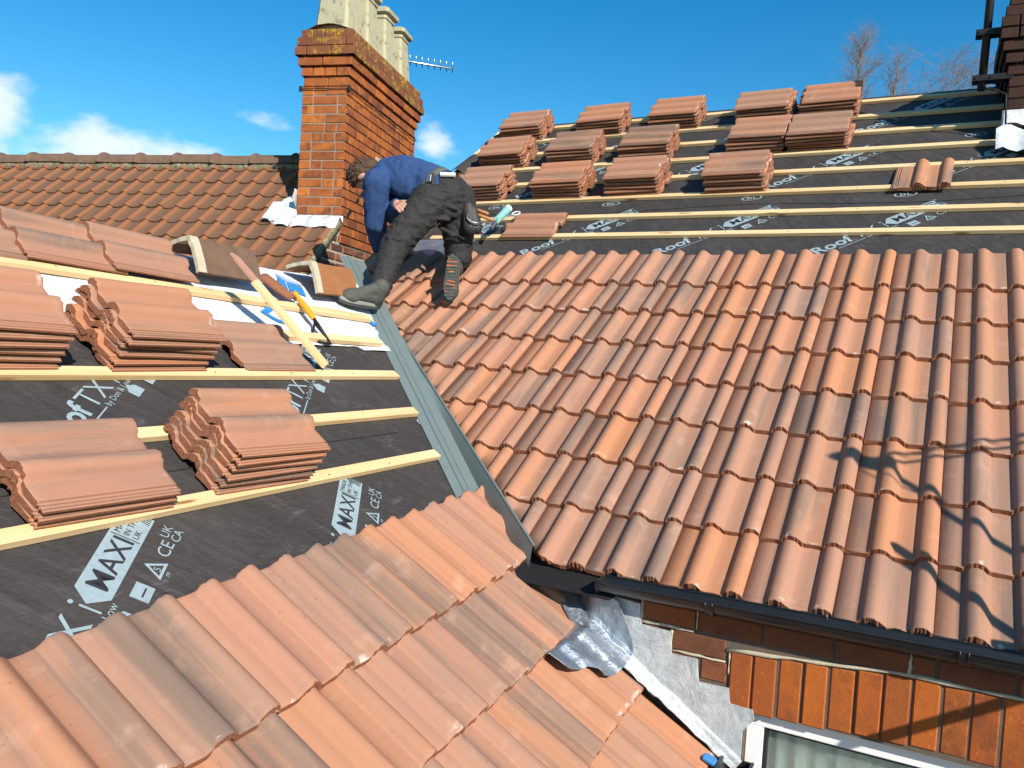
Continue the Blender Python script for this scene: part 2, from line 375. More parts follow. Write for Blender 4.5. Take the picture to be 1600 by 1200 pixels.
def box(bm, mat, size, bevel=0, seed=None, mi=0, uvlong=True):
    """Box centred on mat's origin; size along mat's axes."""
    sx, sy, sz = size
    vs = [bm.verts.new(mat @ V((x * sx / 2, y * sy / 2, z * sz / 2))) for z in (-1, 1) for y in (-1, 1) for x in (-1, 1)]
    sl_ = bm.verts.layers.float['seed']; uvl = bm.loops.layers.uv['UVMap']
    s = rng.random() if seed is None else seed
    for v in vs: v[sl_] = s
    fs = []
    loc = [V((x * sx / 2, y * sy / 2, z * sz / 2)) for z in (-1, 1) for y in (-1, 1) for x in (-1, 1)]
    for idx in ((0, 2, 3, 1), (4, 5, 7, 6), (0, 1, 5, 4), (2, 6, 7, 3), (0, 4, 6, 2), (1, 3, 7, 5)):
        f = bm.faces.new([vs[i] for i in idx]); f.material_index = mi; fs.append(f)
        for lp, i in zip(f.loops, idx):
            lp[uvl].uv = (loc[i].x, loc[i].y + loc[i].z)
    if bevel:
        es = list({e for f in fs for e in f.edges})
        bmesh.ops.bevel(bm, geom=es, offset=bevel, segments=1, affect='EDGES', profile=.5)
    return fs
def tube(bm, pts, rad, n=8, cap=True, mi=0):
    pts = [V(p) for p in pts]; rs = rad if isinstance(rad, (list, tuple)) else [rad] * len(pts)
    rings = []; up = None
    for i, p in enumerate(pts):
        d = (pts[min(i + 1, len(pts) - 1)] - pts[max(i - 1, 0)]).normalized()
        if up is None:
            up = d.orthogonal().normalized()
        up = (up - d * up.dot(d)).normalized(); sd = d.cross(up)
        rings.append([bm.verts.new(p + (up * math.cos(6.2832 * k / n) + sd * math.sin(6.2832 * k / n)) * rs[i]) for k in range(n)])
    for a, b in zip(rings, rings[1:]):
        for k in range(n):
            f = bm.faces.new((a[k], a[(k + 1) % n], b[(k + 1) % n], b[k])); f.material_index = mi; f.smooth = True
    if cap:
        bm.faces.new(rings[0][::-1]).material_index = mi; bm.faces.new(rings[-1]).material_index = mi
def sweep(bm, prof, path, closed=False, mi=0, cap=False):
    """prof: list of functions/points per path station already in world coordinates."""
    rows = [[bm.verts.new(p) for p in st] for st in path]
    uvl = bm.loops.layers.uv['UVMap']
    for i, (a, b) in enumerate(zip(rows, rows[1:])):
        n = len(a)
        for k in range(n if closed else n - 1):
            f = bm.faces.new((a[k], a[(k + 1) % n], b[(k + 1) % n], b[k])); f.material_index = mi
            for lp, (uu, vv) in zip(f.loops, ((i, k), (i, k + 1), (i + 1, k + 1), (i + 1, k))): lp[uvl].uv = (uu * .1, vv * .1)
    if cap and closed:
        bm.faces.new(rows[0][::-1]).material_index = mi; bm.faces.new(rows[-1]).material_index = mi
    return rows
def prism(bm, pts, vec, mi=0):
    """Solid from a planar outline pushed along vec."""
    a = [bm.verts.new(p) for p in pts]; b = [bm.verts.new(V(p) + vec) for p in pts]
    fs = [bm.faces.new(a), bm.faces.new(b[::-1])]
    n = len(a)
    for i in range(n): fs.append(bm.faces.new((a[i], b[i], b[(i + 1) % n], a[(i + 1) % n])))
    for f in fs: f.material_index = mi
    bmesh.ops.recalc_face_normals(bm, faces=fs)
    return fs
def inside(pt, poly):
    x, y = pt; r = False; n = len(poly)
    for i in range(n):
        x1, y1 = poly[i]; x2, y2 = poly[(i + 1) % n]
        if (y1 > y) != (y2 > y) and x < (x2 - x1) * (y - y1) / (y2 - y1) + x1: r = not r
    return r

# ------------------------------------------------------------------ the double-roll roof tile
TW, TL, TT, HR = .332, .42, .0205, .030
def prof(x):
    z = 0.
    for xc in (.15, .30):
        d = x - xc
        if -.038 < d <= 0: z = max(z, HR * (1 - (d / .038) ** 2) ** .62)
        elif 0 < d < .046: z = max(z, HR * (.5 + .5 * math.cos(math.pi * d / .046)) ** .62)
    if x < .034:
        z = -.006 + (.0055 if abs(x - .011) < .0045 else 0) + (.0045 if abs(x - .024) < .004 else 0)
    if x > .3295: z = min(z, .006)
    return z
XS = sorted(set([0, .003, .0065, .0075, .0145, .0155, .0195, .0205, .0275, .0285, .0335, .0345, .09] + [.108 + .0055 * i for i in range(17)] + [.225, .255] + [.258 + .0055 * i for i in range(14)] + [.332]))
def tile_geo(bm, seed, rough=.0016, r=None, ys=(0, .004, .014, .14, .28, .40, .416, TL), endth=0):
    """One closed tile: x across (lip at 0, overlapping roll at the right), y from nose to head, z up."""
    r = r or rng; sl_ = bm.verts.layers.float['seed']; uvl = bm.loops.layers.uv['UVMap']
    nx, ny = len(XS), len(ys); top = []; bot = []
    ph = r.random() * 50
    for x in XS:
        z = prof(x); tr, br = [], []
        jn = rough * 2.2 * noise.noise(V((x * 95, ph, 0))) + rough * 1.6 * noise.noise(V((x * 300, ph, 3)))
        jh = rough * 2.2 * noise.noise(V((x * 95, ph, 9))) + rough * 1.6 * noise.noise(V((x * 300, ph, 13)))
        ez = rough * .8 * noise.noise(V((x * 200, ph, 20)))
        th = TT - (.0 if x > .034 else .0125) - (.004 if .2 < 0 else 0) + (.003 if z > .02 else 0)
        for j, y in enumerate(ys):
            yy = y + (jn if j < 3 else jh if j >= ny - 2 else 0)
            zt = z + (-.0035 + ez if j == 0 else -.0008 if j == 1 else -.002 + ez if j == ny - 1 else 0)
            v = bm.verts.new((x, yy, zt)); v[sl_] = seed; tr.append(v)
            zb = z - th + (ez * 1.5 if j in (0, ny - 1) else 0) - (endth if x > .05 and (y < .02 or (y > TL - .03 and endth > .005)) else 0)
            if x > .325: zb = max(zb, -.003)
            v = bm.verts.new((x, yy + (rough * 1.5 * noise.noise(V((x * 160, ph, 30))) if j in (0, ny - 1) else 0), zb)); v[sl_] = seed; br.append(v)
        top.append(tr); bot.append(br)
    def face(vs, mi, smooth):
        f = bm.faces.new(vs); f.material_index = mi; f.smooth = smooth
        for lp in f.loops: lp[uvl].uv = (lp.vert.co.x, lp.vert.co.y)
    for i in range(nx - 1):
        for j in range(ny - 1):
            face((top[i][j], top[i + 1][j], top[i + 1][j + 1], top[i][j + 1]), 0, True)
            face((bot[i][j], bot[i][j + 1], bot[i + 1][j + 1], bot[i + 1][j]), 1, True)
        face((bot[i][0], bot[i + 1][0], top[i + 1][0], top[i][0]), 1, False)
        face((top[i][-1], top[i + 1][-1], bot[i + 1][-1], bot[i][-1]), 1, False)
    for j in range(ny - 1):
        face((bot[0][j], top[0][j], top[0][j + 1], bot[0][j + 1]), 1, False)
        face((bot[-1][j], bot[-1][j + 1], top[-1][j + 1], top[-1][j]), 1, False)
def tile_mesh(name, seed):
    bm = new_bm(); tile_geo(bm, seed, .0030, random.Random(int(seed * 1e6)), (0, .004, .014, .030, .14, .28, .385, .40, .416, TL), .0055)
    me = bpy.data.meshes.new(name); bm.to_mesh(me); bm.free(); me.materials.append(M['tile']); me.materials.append(M['tile_edge'])
    me.set_sharp_from_angle(angle=R_(38))
    return me
TILES = [tile_mesh('roof_tile', s) for s in (.137, .291, .463, .618, .779, .932)]
TILT = Matrix.Rotation(-.078, 4, 'X')
def add_field_tile(bm, mat, cuts=(), ys=None):
    """A laid tile, cut by vertical planes (point, normal kept on the positive side) given in world space."""
    b = new_bm(); kw = {'endth': .004} if ys is None else {'ys': ys, 'endth': .003}
    tile_geo(b, rng.random(), .0022, **kw); b.transform(mat)
    for p, n in cuts:
        g = b.verts[:] + b.edges[:] + b.faces[:]
        res = bmesh.ops.bisect_plane(b, geom=g, plane_co=p, plane_no=n, clear_inner=True, dist=1e-5)
        ed = [e for e in res['geom_cut'] if isinstance(e, bmesh.types.BMEdge)]
        if ed:
            try:
                r2 = bmesh.ops.triangle_fill(b, use_beauty=True, use_dissolve=False, edges=ed)
                for f in r2['geom']:
                    if isinstance(f, bmesh.types.BMFace): f.material_index = 1
            except Exception: pass
        if not b.verts: b.free(); return
    me = bpy.data.meshes.new('tmp'); b.to_mesh(me); b.free(); bm.from_mesh(me); bpy.data.meshes.remove(me)

# ------------------------------------------------------------------ felt lettering
def text_bm(s, size, offset=0, shear=0):
    cu = bpy.data.curves.new('txt', 'FONT'); cu.body = s; cu.size = size; cu.offset = offset; cu.shear = shear; cu.resolution_u = 3
    o = bpy.data.objects.new('txt', cu); C.objects.link(o)
    dg = bpy.context.evaluated_depsgraph_get(); me = bpy.data.meshes.new_from_object(o.evaluated_get(dg))
    bpy.data.objects.remove(o); bpy.data.curves.remove(cu)
    return me
def add_text(bm, s, size, mat, mi=0, offset=0, shear=0):
    me = text_bm(s, size, offset, shear); me.transform(mat)
    n0 = len(bm.faces); bm.from_mesh(me); bpy.data.meshes.remove(me)
    bm.faces.ensure_lookup_table()
    for f in bm.faces[n0:]: f.material_index = mi
def flat(bm, pts, z, mi=0):
    f = bm.faces.new([bm.verts.new((x, y, z)) for x, y in pts]); f.material_index = mi
    if f.normal.z < 0: f.normal_flip()
def T2(x, y, z=0, a=0, sx=1): return Matrix.Translation((x, y, z)) @ Matrix.Rotation(a, 4, 'Z') @ Matrix.Diagonal((sx, 1, 1, 1))
def ring(bm, cx, cy, r1, r2, z, n=24, mi=0, ex=1.0):
    for k in range(n):
        a, b = 6.28319 * k / n, 6.28319 * (k + 1) / n
        flat(bm, [(cx + r1 * ex * math.cos(a), cy + r1 * math.sin(a)), (cx + r2 * ex * math.cos(a), cy + r2 * math.sin(a)), (cx + r2 * ex * math.cos(b), cy + r2 * math.sin(b)), (cx + r1 * ex * math.cos(b), cy + r1 * math.sin(b))], z, mi)
def print_unit():
    bm = new_bm()
    add_text(bm, 'Roof', .132, T2(-.045, 0, .001, 0, 1.06), 0, .0035)
    add_text(bm, 'TX', .132, T2(.253, 0, .001, 0, 1.1), 0, -.0005)
    flat(bm, [(.10, -.030), (.30, -.030), (.30, -.024), (.10, -.024)], .001)
    add_text(bm, 'by Don & Low', .038, T2(.312, -.036, .001), 0)
    flat(bm, [(.50, .045), (.545, -.012), (.93, -.012), (.93, .098), (.545, .098)], .001)
    flat(bm, [(.484, -.005), (.492, -.005), (.492, .06), (.484, .06)], .001); ring(bm, .488, .085, 0.0, .008, .001, 10)
    add_text(bm, 'MAXI', .098, T2(.560, .010, .0025, 0, 1.02), 1, .0006)
    flat(bm, [(.800, -.006), (.803, -.006), (.803, .092), (.800, .092)], .0025, 1)
    for i, w in enumerate(('MADE', 'IN THE', 'UK')): add_text(bm, w, .030, T2(.812, .066 - .031 * i, .0025), 1)
    for k in range(4): flat(bm, [(.895 + .009 * k, -.004), (.898 + .009 * k, -.004), (.914 + .005 * k, .09), (.911 + .005 * k, .09)], .0025, 1)
    flat(bm, [(.455, -.098), (.525, -.098), (.525, -.056), (.49, -.030), (.455, -.056)], .001)
    flat(bm, [(.585, -.110), (.65, -.110), (.65, -.050), (.585, -.050)], .001)
    flat(bm, [(.598, -.088), (.637, -.088), (.637, -.082), (.598, -.082)], .0025, 1)
    tri = [(.690, -.112), (.770, -.112), (.730, -.045)]; ti = [(.705, -.103), (.755, -.103), (.730, -.062)]
    for i in range(3):
        j = (i + 1) % 3; flat(bm, [tri[i], tri[j], ti[j], ti[i]], .001)
    add_text(bm, '5', .034, T2(.721, -.101, .001), 0); add_text(bm, 'PP', .02, T2(.716, -.134, .001), 0)
    add_text(bm, 'CE', .062, T2(.79, -.105, .001), 0); add_text(bm, 'UK', .044, T2(.875, -.076, .001), 0); add_text(bm, 'CA', .044, T2(.875, -.114, .001), 0)
    me = bpy.data.meshes.new('printed_lettering'); bm.to_mesh(me); bm.free(); return me
def logo_unit():
    bm = new_bm(); ring(bm, 0, 0, .036, .042, .001, 28, 0, 1.75)
    add_text(bm, 'D', .05, T2(-.035, -.017, .001), 0, .002); add_text(bm, 'L', .05, T2(.008, -.017, .001), 0, .002)
    me = bpy.data.meshes.new('printed_lettering'); bm.to_mesh(me); bm.free(); return me
PRINT, LOGO = print_unit(), logo_unit()
def put_print(me, mat, parent):
    """Lettering as its own part, lying 2 mm above the felt."""
    org = V((0, 0, 0)); p = parent
    while p is not None: org += p.location; p = p.parent
    m = me.copy(); m.transform(Matrix.Diagonal((.93, .86, 1, 1))); m.transform(Matrix.Translation(-org) @ mat)
    m.materials.append(M['print']); m.materials.append(M['ink'])
    o = bpy.data.objects.new('printed_lettering', m); C.objects.link(o); o.parent = parent; return o

def batten(parent, mat4, p0, p1, w=.05, t=.025, h0=-.092, name='roof_batten', m='timber', up=1):
    """Batten from p0 to p1 (frame coords of its lower front edge), lying on the felt."""
    a, b = V((p0[0], p0[1], h0)), V((p1[0], p1[1], h0)); d = (b - a); L = d.length; d.normalize()
    y = V((0, 0, 1)).cross(d); c = (a + b) / 2 + y * w / 2 + V((0, 0, t / 2))
    bm = new_bm(); box(bm, mat4 @ frame(d, y, V((0, 0, 1)), c), (L, w, t), .0018)
    x = .14
    while x < L - .05:                                            # nail heads, two to a rafter
        q = a + d * (x + rng.uniform(-.02, .02)) + y * rng.uniform(.016, .034)
        tube(bm, [mat4 @ (q + V((0, 0, t - .001))), mat4 @ (q + V((0, 0, t + .0015)))], .0035, 6, mi=1); x += .42
    return obj(name, bm, [m, 'iron'], parent)

# ------------------------------------------------------------------ ground
bm = new_bm(); box(bm, Matrix.Translation((0, 0, -.05)), (900, 900, .1))
obj('ground', bm, 'ground', kind='structure')

# ------------------------------------------------------------------ main house: the roof being re-tiled
house = thing('brick_house', 'red brick house with its battened felt roof half covered in new orange roll tiles', 'house', (2.0, 1.0, 0))
NRv = MR.to_3x3() @ V((0, 0, 1)); NLv = ML.to_3x3() @ V((0, 0, 1))
VP1, VP2 = RP(1.30, .035), RP(-1.0, 2.157)                       # line where the tiles are cut along the valley
cutn = NRv.cross((VP2 - VP1).normalized()); cutn = cutn if cutn.x > 0 else -cutn
GA = .307
bm = new_bm()
for row in range(1, 9):
    y0 = GA * (8 - row)
    for j in range(-5, 14):
        x0 = .3 * j
        if x0 + .3 < -1.25 or x0 > 4.0: continue
        if row == 1 and x0 < -.95: continue
        kw_ = 0
        m = MR @ T2(x0 - .30 + rng.uniform(-.002, .002), y0 + rng.uniform(-.003, .003), -HR + rng.uniform(-.001, .0015), rng.uniform(-.003, .003)) @ TILT
        cuts = [(VP1 + cutn * .004, cutn)] if x0 - .4 < 1.3 - .92 * 0 - (y0 * 1.088) + .35 else []
        if x0 + .1 < 1.3 - (y0 + .42) * 1.088 - .1: continue
        add_field_tile(bm, m, cuts)
obj('roof_tiles', bm, ['tile', 'tile_edge'], house)

def felt_sheet(name, mat4, x0, x1, y0, y1, h, parent, amp=.0025, keep=None, n=(60, 60), mat='felt'):
    bm = new_bm(); uvl = bm.loops.layers.uv['UVMap']; vs = {}
    for i in range(n[0] + 1):
        for j in range(n[1] + 1):
            x = x0 + (x1 - x0) * i / n[0]; y = y0 + (y1 - y0) * j / n[1]
            z = h + amp * (noise.noise(V((x * 2.2, y * 3.1, 3))) * .8 - .8) if amp else h
            vs[i, j] = (bm.verts.new(mat4 @ V((x, y, z))), x, y)
    for i in range(n[0]):
        for j in range(n[1]):
            q = [vs[i, j], vs[i + 1, j], vs[i + 1, j + 1], vs[i, j + 1]]
            if keep and not all(keep(a[1], a[2]) for a in q): continue
            f = bm.faces.new([a[0] for a in q]); f.smooth = True
            for lp, a in zip(f.loops, q): lp[uvl].uv = (a[1], a[2])
    bmesh.ops.delete(bm, geom=[v for v in bm.verts if not v.link_faces], context='VERTS')
    return obj(name, bm, mat, parent)
HF = -.0935
underlay = felt_sheet('roof_underlay', MR, -1.27, 6.0, -.03, 5.22, HF, house, amp=.0015, n=(110, 80), keep=lambda x, v: x > -.98 or v > 3.3)
for r, (ox, oy) in enumerate([(1.061, 2.638), (1.567, 3.566), (2.073, 4.494)]):
    for k in range(-3, 3):
        x = ox + .972 * k
        if x < -1.25 or x > 3.0: continue
        if r == 2 and x > 2.2: continue
        put_print(PRINT, MR @ T2(x, oy, HF + .0012, R_(44.5)), underlay)
for x, y in [(-.53, 3.40), (.446, 3.392), (1.466, 3.412), (2.419, 3.392), (2.79, 4.30), (-.40, 3.02), (2.05, 2.56), (3.0, 2.60), (.13, 2.545), (-.05, 4.30)]:
    put_print(LOGO, MR @ T2(x, y, HF + .0012, R_(12)), underlay)
# seam between two widths of felt and a few clout nails
bm = new_bm(); tube(bm, [RP(-1.2 + .3 * i, 3.235 + .03 * math.sin(i * .9) + .006 * i, HF + .0015) for i in range(18)], .0022, 5)
obj('felt_seam', bm, 'ink', house)
for i, (v, xa, xb) in enumerate([(2.845, -.84, 4.6), (3.13, -.90, 4.6), (3.447, -.96, 4.6), (3.765, -1.18, 4.6), (4.085, -1.25, 2.905), (4.42, -1.26, 3.2), (4.737, -1.26, 3.3), (5.055, -1.26, 3.3)]):
    batten(house, MR, (xa, v - .01 + .004 * math.sin(i * 2.1)), (xb, v + .004 * math.cos(i * 1.7)))
# verge: pale timber board with flaps of felt curling over it
bm = new_bm(); box(bm, MR @ T2(-1.285, 4.30, -.127, R_(90)), (1.9, .024, .14), .002); obj('bargeboard', bm, 'timber_pale', house)
for (v0, v1, kk) in [(4.05, 4.45, 1.0), (4.68, 4.86, .8)]:
    bm = new_bm(); st = []
    for i in range(9):
        v = v0 + (v1 - v0) * i / 8; cr = kk * (1 - .35 * i / 8)
        st.append([RP(-1.16 - .026 * k, v + .012 * math.sin(k), HF + .004 + .075 * cr * math.sin(min(2.8, k * .42))) for k in range(8)])
    sweep(bm, None, st); o = obj('felt_flap', bm, 'felt', house, smooth=True)
# far slope and gable so the house is closed from the sides
bm = new_bm()
apex = RP(0, 5.22, -.10)
for xa, xb in ((-1.26, 6.0),):
    prism(bm, [V((xa, apex.y, apex.z)), V((xb, apex.y, apex.z)), V((xb, apex.y + 4.2, apex.z - 3.1)), V((xa, apex.y + 4.2, apex.z - 3.1))], V((0, -.03, -.04)))
obj('far_slope', bm, 'old', house)
bm = new_bm()
for x in (-1.24, 6.0):
    prism(bm, [V((x, .2, 0)), V((x, 8.2, 0)), V((x, 8.2, apex.z - 3.12)), V((x, apex.y, apex.z - .06)), V((x, .2, 4.95))], V((.1 if x < 0 else -.1, 0, 0)))
for x0, x1, z0, z1, y in [(-1.1, 1.55, 0, 4.95, .30), (1.55, 2.165, 0, 4.95, .052), (2.165, 3.72, 0, 3.40, .052), (3.72, 5.9, 0, 4.95, .052), (2.165, 3.72, 4.575, 4.95, .052)]:
    box(bm, Matrix.Translation(((x0 + x1) / 2, y + .125, (z0 + z1) / 2)), (x1 - x0, .25, z1 - z0))
obj('wall', bm, 'mortar_dark', house)

def brick(bm, mat4, x0, x1, z0, z1, depth=.06, y=0, mi=0, jit=.0018, bev=.0035):
    """Brick face in the plane y=0 of mat4 (x along, z up), its face jittered a little towards -y."""
    d = rng.uniform(-jit, jit)
    box(bm, mat4 @ Matrix.Translation(((x0 + x1) / 2 + rng.uniform(-.001, .001), y + depth / 2 + d, (z0 + z1) / 2)) @ Matrix.Rotation(rng.uniform(-.006, .006), 4, 'Z'),
        (x1 - x0, depth, z1 - z0), bev, mi=mi)
W0 = Matrix.Translation((0, .12, 0))
WALL = Matrix(((.9752, 0, 0, .0669), (0, .9752, 0, -.0720), (0, 0, .9752, .1436), (0, 0, 0, 1)))   # sets the brick module to 225 mm
bm = new_bm()
# soldier course over the window
xs = [1.995, 2.083, 2.168, 2.255, 2.341, 2.427, 2.514, 2.601, 2.687, 2.775, 2.861, 2.947, 3.033, 3.12, 3.206, 3.292, 3.378, 3.464, 3.55, 3.636, 3.72]
for i in range(1, len(xs) - 1):
    zt = 4.748 + .05 * min(1, (xs[i] - 2.05) / .6) - .006; zb = 4.532 + .03 * min(1, max(0, (xs[i] - 2.15) / .5))
    brick(bm, W0, xs[i] + .003 + rng.uniform(0, .003), xs[i + 1] - .002 - rng.uniform(0, .003), zb + rng.uniform(-.003, .003), zt + rng.uniform(-.004, .002), .10, 0, 0, .0035, .005)
bm.transform(WALL); obj('soldier_course', bm, ['rubbed'], house)
bm = new_bm()
b1 = [1.50, 1.735, 1.952, 2.193, 2.437, 2.676, 2.757, 2.985, 3.21, 3.44, 3.67, 3.9, 4.13, 4.36]
for a, b in zip(b1, b1[1:]): brick(bm, W0, a + .004, b - .005, 4.797, 4.868, .06, 0, 0)
for z0 in (4.88,):
    x = 1.4
    while x < 4.4: brick(bm, W0, x + .005, x + .22, z0, z0 + .068); x += .229
for a, b, z in [(1.63, 1.853, 4.708), (1.862, 2.07, 4.708), (1.74, 1.968, 4.622), (1.976, 2.078, 4.622), (1.86, 2.085, 4.535), (1.95, 2.15, 4.45), (1.80, 2.0, 4.36)]:
    brick(bm, W0, a + .004, b - .004, z, z + .073)
x = 3.73
for k in range(8):
    x = 3.735 + (.11 if k % 2 else 0)
    while x < 4.5: brick(bm, W0, x, x + .219, 4.71 - .083 * k, 4.782 - .083 * k); x += .229
bm.transform(WALL); obj('brickwork', bm, ['browny'], house)
bm = new_bm()
def mortar_strip(pts, r=.005):
    tube(bm, [(p[0], .121, p[1]) for p in pts], [r * rng.uniform(.6, 1.5) for _ in pts], 6)
mortar_strip([(2.07 + .08 * i, 4.748 + .05 * min(1, .08 * i / .6) + rng.uniform(-.003, .004)) for i in range(21)], .006)
mortar_strip([(1.735 + .03 * i, 4.790 + rng.uniform(-.002, .002)) for i in range(8)], .006)
mortar_strip([(1.738, 4.79 + .02 * i) for i in range(5)], .007); mortar_strip([(2.676 + rng.uniform(-.003, .003), 4.80 + .014 * i) for i in range(6)], .007)
mortar_strip([(1.862, 4.70 + .016 * i) for i in range(6)], .005); mortar_strip([(1.87 + .025 * i, 4.702 + rng.uniform(-.002, .002)) for i in range(9)], .004); mortar_strip([(1.955, 4.80 + .014 * i) for i in range(6)], .004)
mortar_strip([(2.083, 4.66 + .016 * i) for i in range(6)], .003)
bm.transform(WALL); obj('pointing', bm, 'mortar_pale', house)
# window under the arch
win = part_empty('window', (2.95, .2, 3.9), house)
bm = new_bm(); fy = .165
for x0, x1, z0, z1, dy in [(2.152, 2.215, 3.30, 4.478, 0), (3.66, 3.72, 3.30, 4.478, 0), (2.152, 3.72, 4.478, 4.545, 0), (2.152, 3.72, 3.30, 3.37, 0), (2.90, 2.97, 3.37, 4.478, 0)]:
    box(bm, Matrix.Translation(((x0 + x1) / 2, fy + .03, (z0 + z1) / 2)), (x1 - x0, .06, z1 - z0), .004)
bm.transform(WALL); obj('frame', bm, 'upvc', win)
bm = new_bm()
for x0, x1 in ((2.215, 2.90), (2.97, 3.66)):
    for a, b, c, d in [(x0, x0 + .012, 3.37, 4.478), (x1 - .012, x1, 3.37, 4.478), (x0 + .012, x1 - .012, 4.468, 4.478)]:
        box(bm, Matrix.Translation(((a + b) / 2, fy + .034, (c + d) / 2)), (b - a, .04, d - c))
bm.transform(WALL); obj('glazing_bead', bm, 'dull_black', win)
bm = new_bm(); box(bm, Matrix.Translation((2.94, fy + .05, 3.92)), (1.43, .004, 1.10)); bm.transform(WALL); obj('pane', bm, 'glass', win)
bm = new_bm(); st = []
for i in range(160):
    x = 2.2 + 1.48 * i / 159; yy = fy + .11 + .016 * math.sin(i * .83) + .008 * math.sin(i * .31 + 1)
    st.append([V((x, yy, 4.47)), V((x, yy + .01, 3.9)), V((x, yy, 3.36))])
sweep(bm, None, st); obj('net_curtain', bm, 'curtain', win, smooth=True)
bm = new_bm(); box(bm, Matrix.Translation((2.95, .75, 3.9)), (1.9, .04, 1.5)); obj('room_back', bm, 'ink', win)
# eaves: fascia, half-round gutter with brackets and stop end
bm = new_bm(); box(bm, Matrix.Translation((3.05, .040, 4.955)), (2.9, .02, .06), .003); obj('fascia', bm, 'plastic', house)
def gutter(name, parent, p0, p1, rad=.056, brackets=(), label=None):
    d = (p1 - p0).normalized(); up = V((0, 0, 1)); sd = d.cross(up).normalized(); bm = new_bm()
    prof_ = []
    for k in range(15):
        a = math.pi * k / 14; prof_.append((-math.cos(a) * rad, -math.sin(a) * rad * .95))
    for k in range(14, -1, -1):
        a = math.pi * k / 14; prof_.append((-math.cos(a) * (rad - .004), -math.sin(a) * (rad - .004) * .95))
    lip = [(-rad - .004, .006), (-rad - .004, 0)]
    st = [[p + sd * x + up * z for x, z in prof_] for p in (p0, p1)]
    sweep(bm, None, st, closed=True, cap=True)
    for s in (-1, 1): tube(bm, [p0 + sd * rad * s, p1 + sd * rad * s], .006, 8)
    for p in (p0, p1):
        prism(bm, [p + sd * (-math.cos(math.pi * k / 12) * (rad + .003)) + up * (-math.sin(math.pi * k / 12) * (rad + .003)) for k in range(13)], d * (.006 if p is p1 else -.006))
    bmesh.ops.recalc_face_normals(bm, faces=bm.faces)
    g = obj(name, bm, 'plastic', parent, angle=40)
    for t in brackets:
        b = new_bm(); c = p0 + d * t
        sweep(b, None, [[c + d * w + sd * (-math.cos(math.pi * k / 12) * (rad + .004)) + up * (-math.sin(math.pi * k / 12) * (rad + .004)) for k in range(13)] for w in (-.012, -.008, .008, .012)])
        for w in (-.012, .012): tube(b, [c + d * w + sd * (-math.cos(math.pi * k / 12) * (rad + .005)) + up * (-math.sin(math.pi * k / 12) * (rad + .005)) for k in range(13)], .003, 6)
        obj('bracket', b, 'plastic', g)
    return g
gutter('gutter', house, V((1.62, -.028, 4.965)), V((4.5, -.028, 4.982)), .052, (.42, 1.2, 2.1))
bm = new_bm()
prism(bm, [RP(1.22, .09, -.075), RP(1.22, -.10, -.06), RP(1.66, -.10, -.062), RP(1.72, -.02, -.07), RP(1.72, .09, -.075)], NRv * .006)
obj('eaves_felt', bm, 'dull_black', house)
# stepped lead flashing on the wall and its apron over the lower roof's tiles
bm = new_bm()
steps = [(1.56, 4.885), (1.628, 4.866), (1.734, 4.857), (1.742, 4.777), (1.857, 4.773), (1.868, 4.69), (1.968, 4.692), (1.978, 4.608), (2.09, 4.612), (2.098, 4.556), (2.18, 4.553), (2.188, 4.52), (2.15, 4.468), (2.15, 4.36), (2.004, 4.43), (1.85, 4.52), (1.704, 4.61), (1.56, 4.68)]
prism(bm, [V((x, .106, z)) for x, z in steps], V((0, .012, 0)))
bm.transform(WALL); obj('stepped_flashing', bm, 'lead', house)
ROTL = .068
def l_local(u, v):
    """Lower roof coords to its (slightly skew) tile grid: distance along a course from the first interlock, and down."""
    du, dw = u - .055, -(v - 1.53)
    return du * math.cos(ROTL) + dw * math.sin(ROTL), -du * math.sin(ROTL) + dw * math.cos(ROTL)
def l_height(u, v):
    a, b = l_local(u, v); return prof(((a + .30) % .30) + .0345 * 0 + (.30 if ((a + .30) % .30) < .032 else 0)) - HR
bm = new_bm(); st = []
low = [(.00, 1.86), (-.035, 2.02), (-.034, 2.102), (-.027, 2.162), (-.012, 2.217), (-.005, 2.278), (.012, 2.374), (.03, 2.468), (.04, 2.60)]
for i in range(36):
    f = i / 35 * (len(low) - 1); k = min(int(f), len(low) - 2); t = f - k
    u, v = low[k][0] * (1 - t) + low[k + 1][0] * t, low[k][1] * (1 - t) + low[k + 1][1] * t
    w = .005 * math.sin(i * .9) + .004 * math.sin(i * 2.3)
    lap = .006 if i > 19 else 0
    row = []
    X = LP(u, v).x
    for s in range(9):
        q = s / 8; uu = min(u + w - .012, .025) * (1 - q) + .0325 * q
        h = l_height(uu, v) * (1 - q) ** .5 + .009 + lap + .018 * max(0, (q - .6) / .4) + .010 * math.exp(-((q - .55) / .10) ** 2) + .007 * noise.noise(V((i * .35, q * 2.5, 3)))
        row.append(LP(uu, v, h))
    st.append(row)
sweep(bm, None, st); o = obj('lead_apron', bm, 'lead', house, smooth=True)
md = o.modifiers.new('t', 'SOLIDIFY'); md.thickness = .003
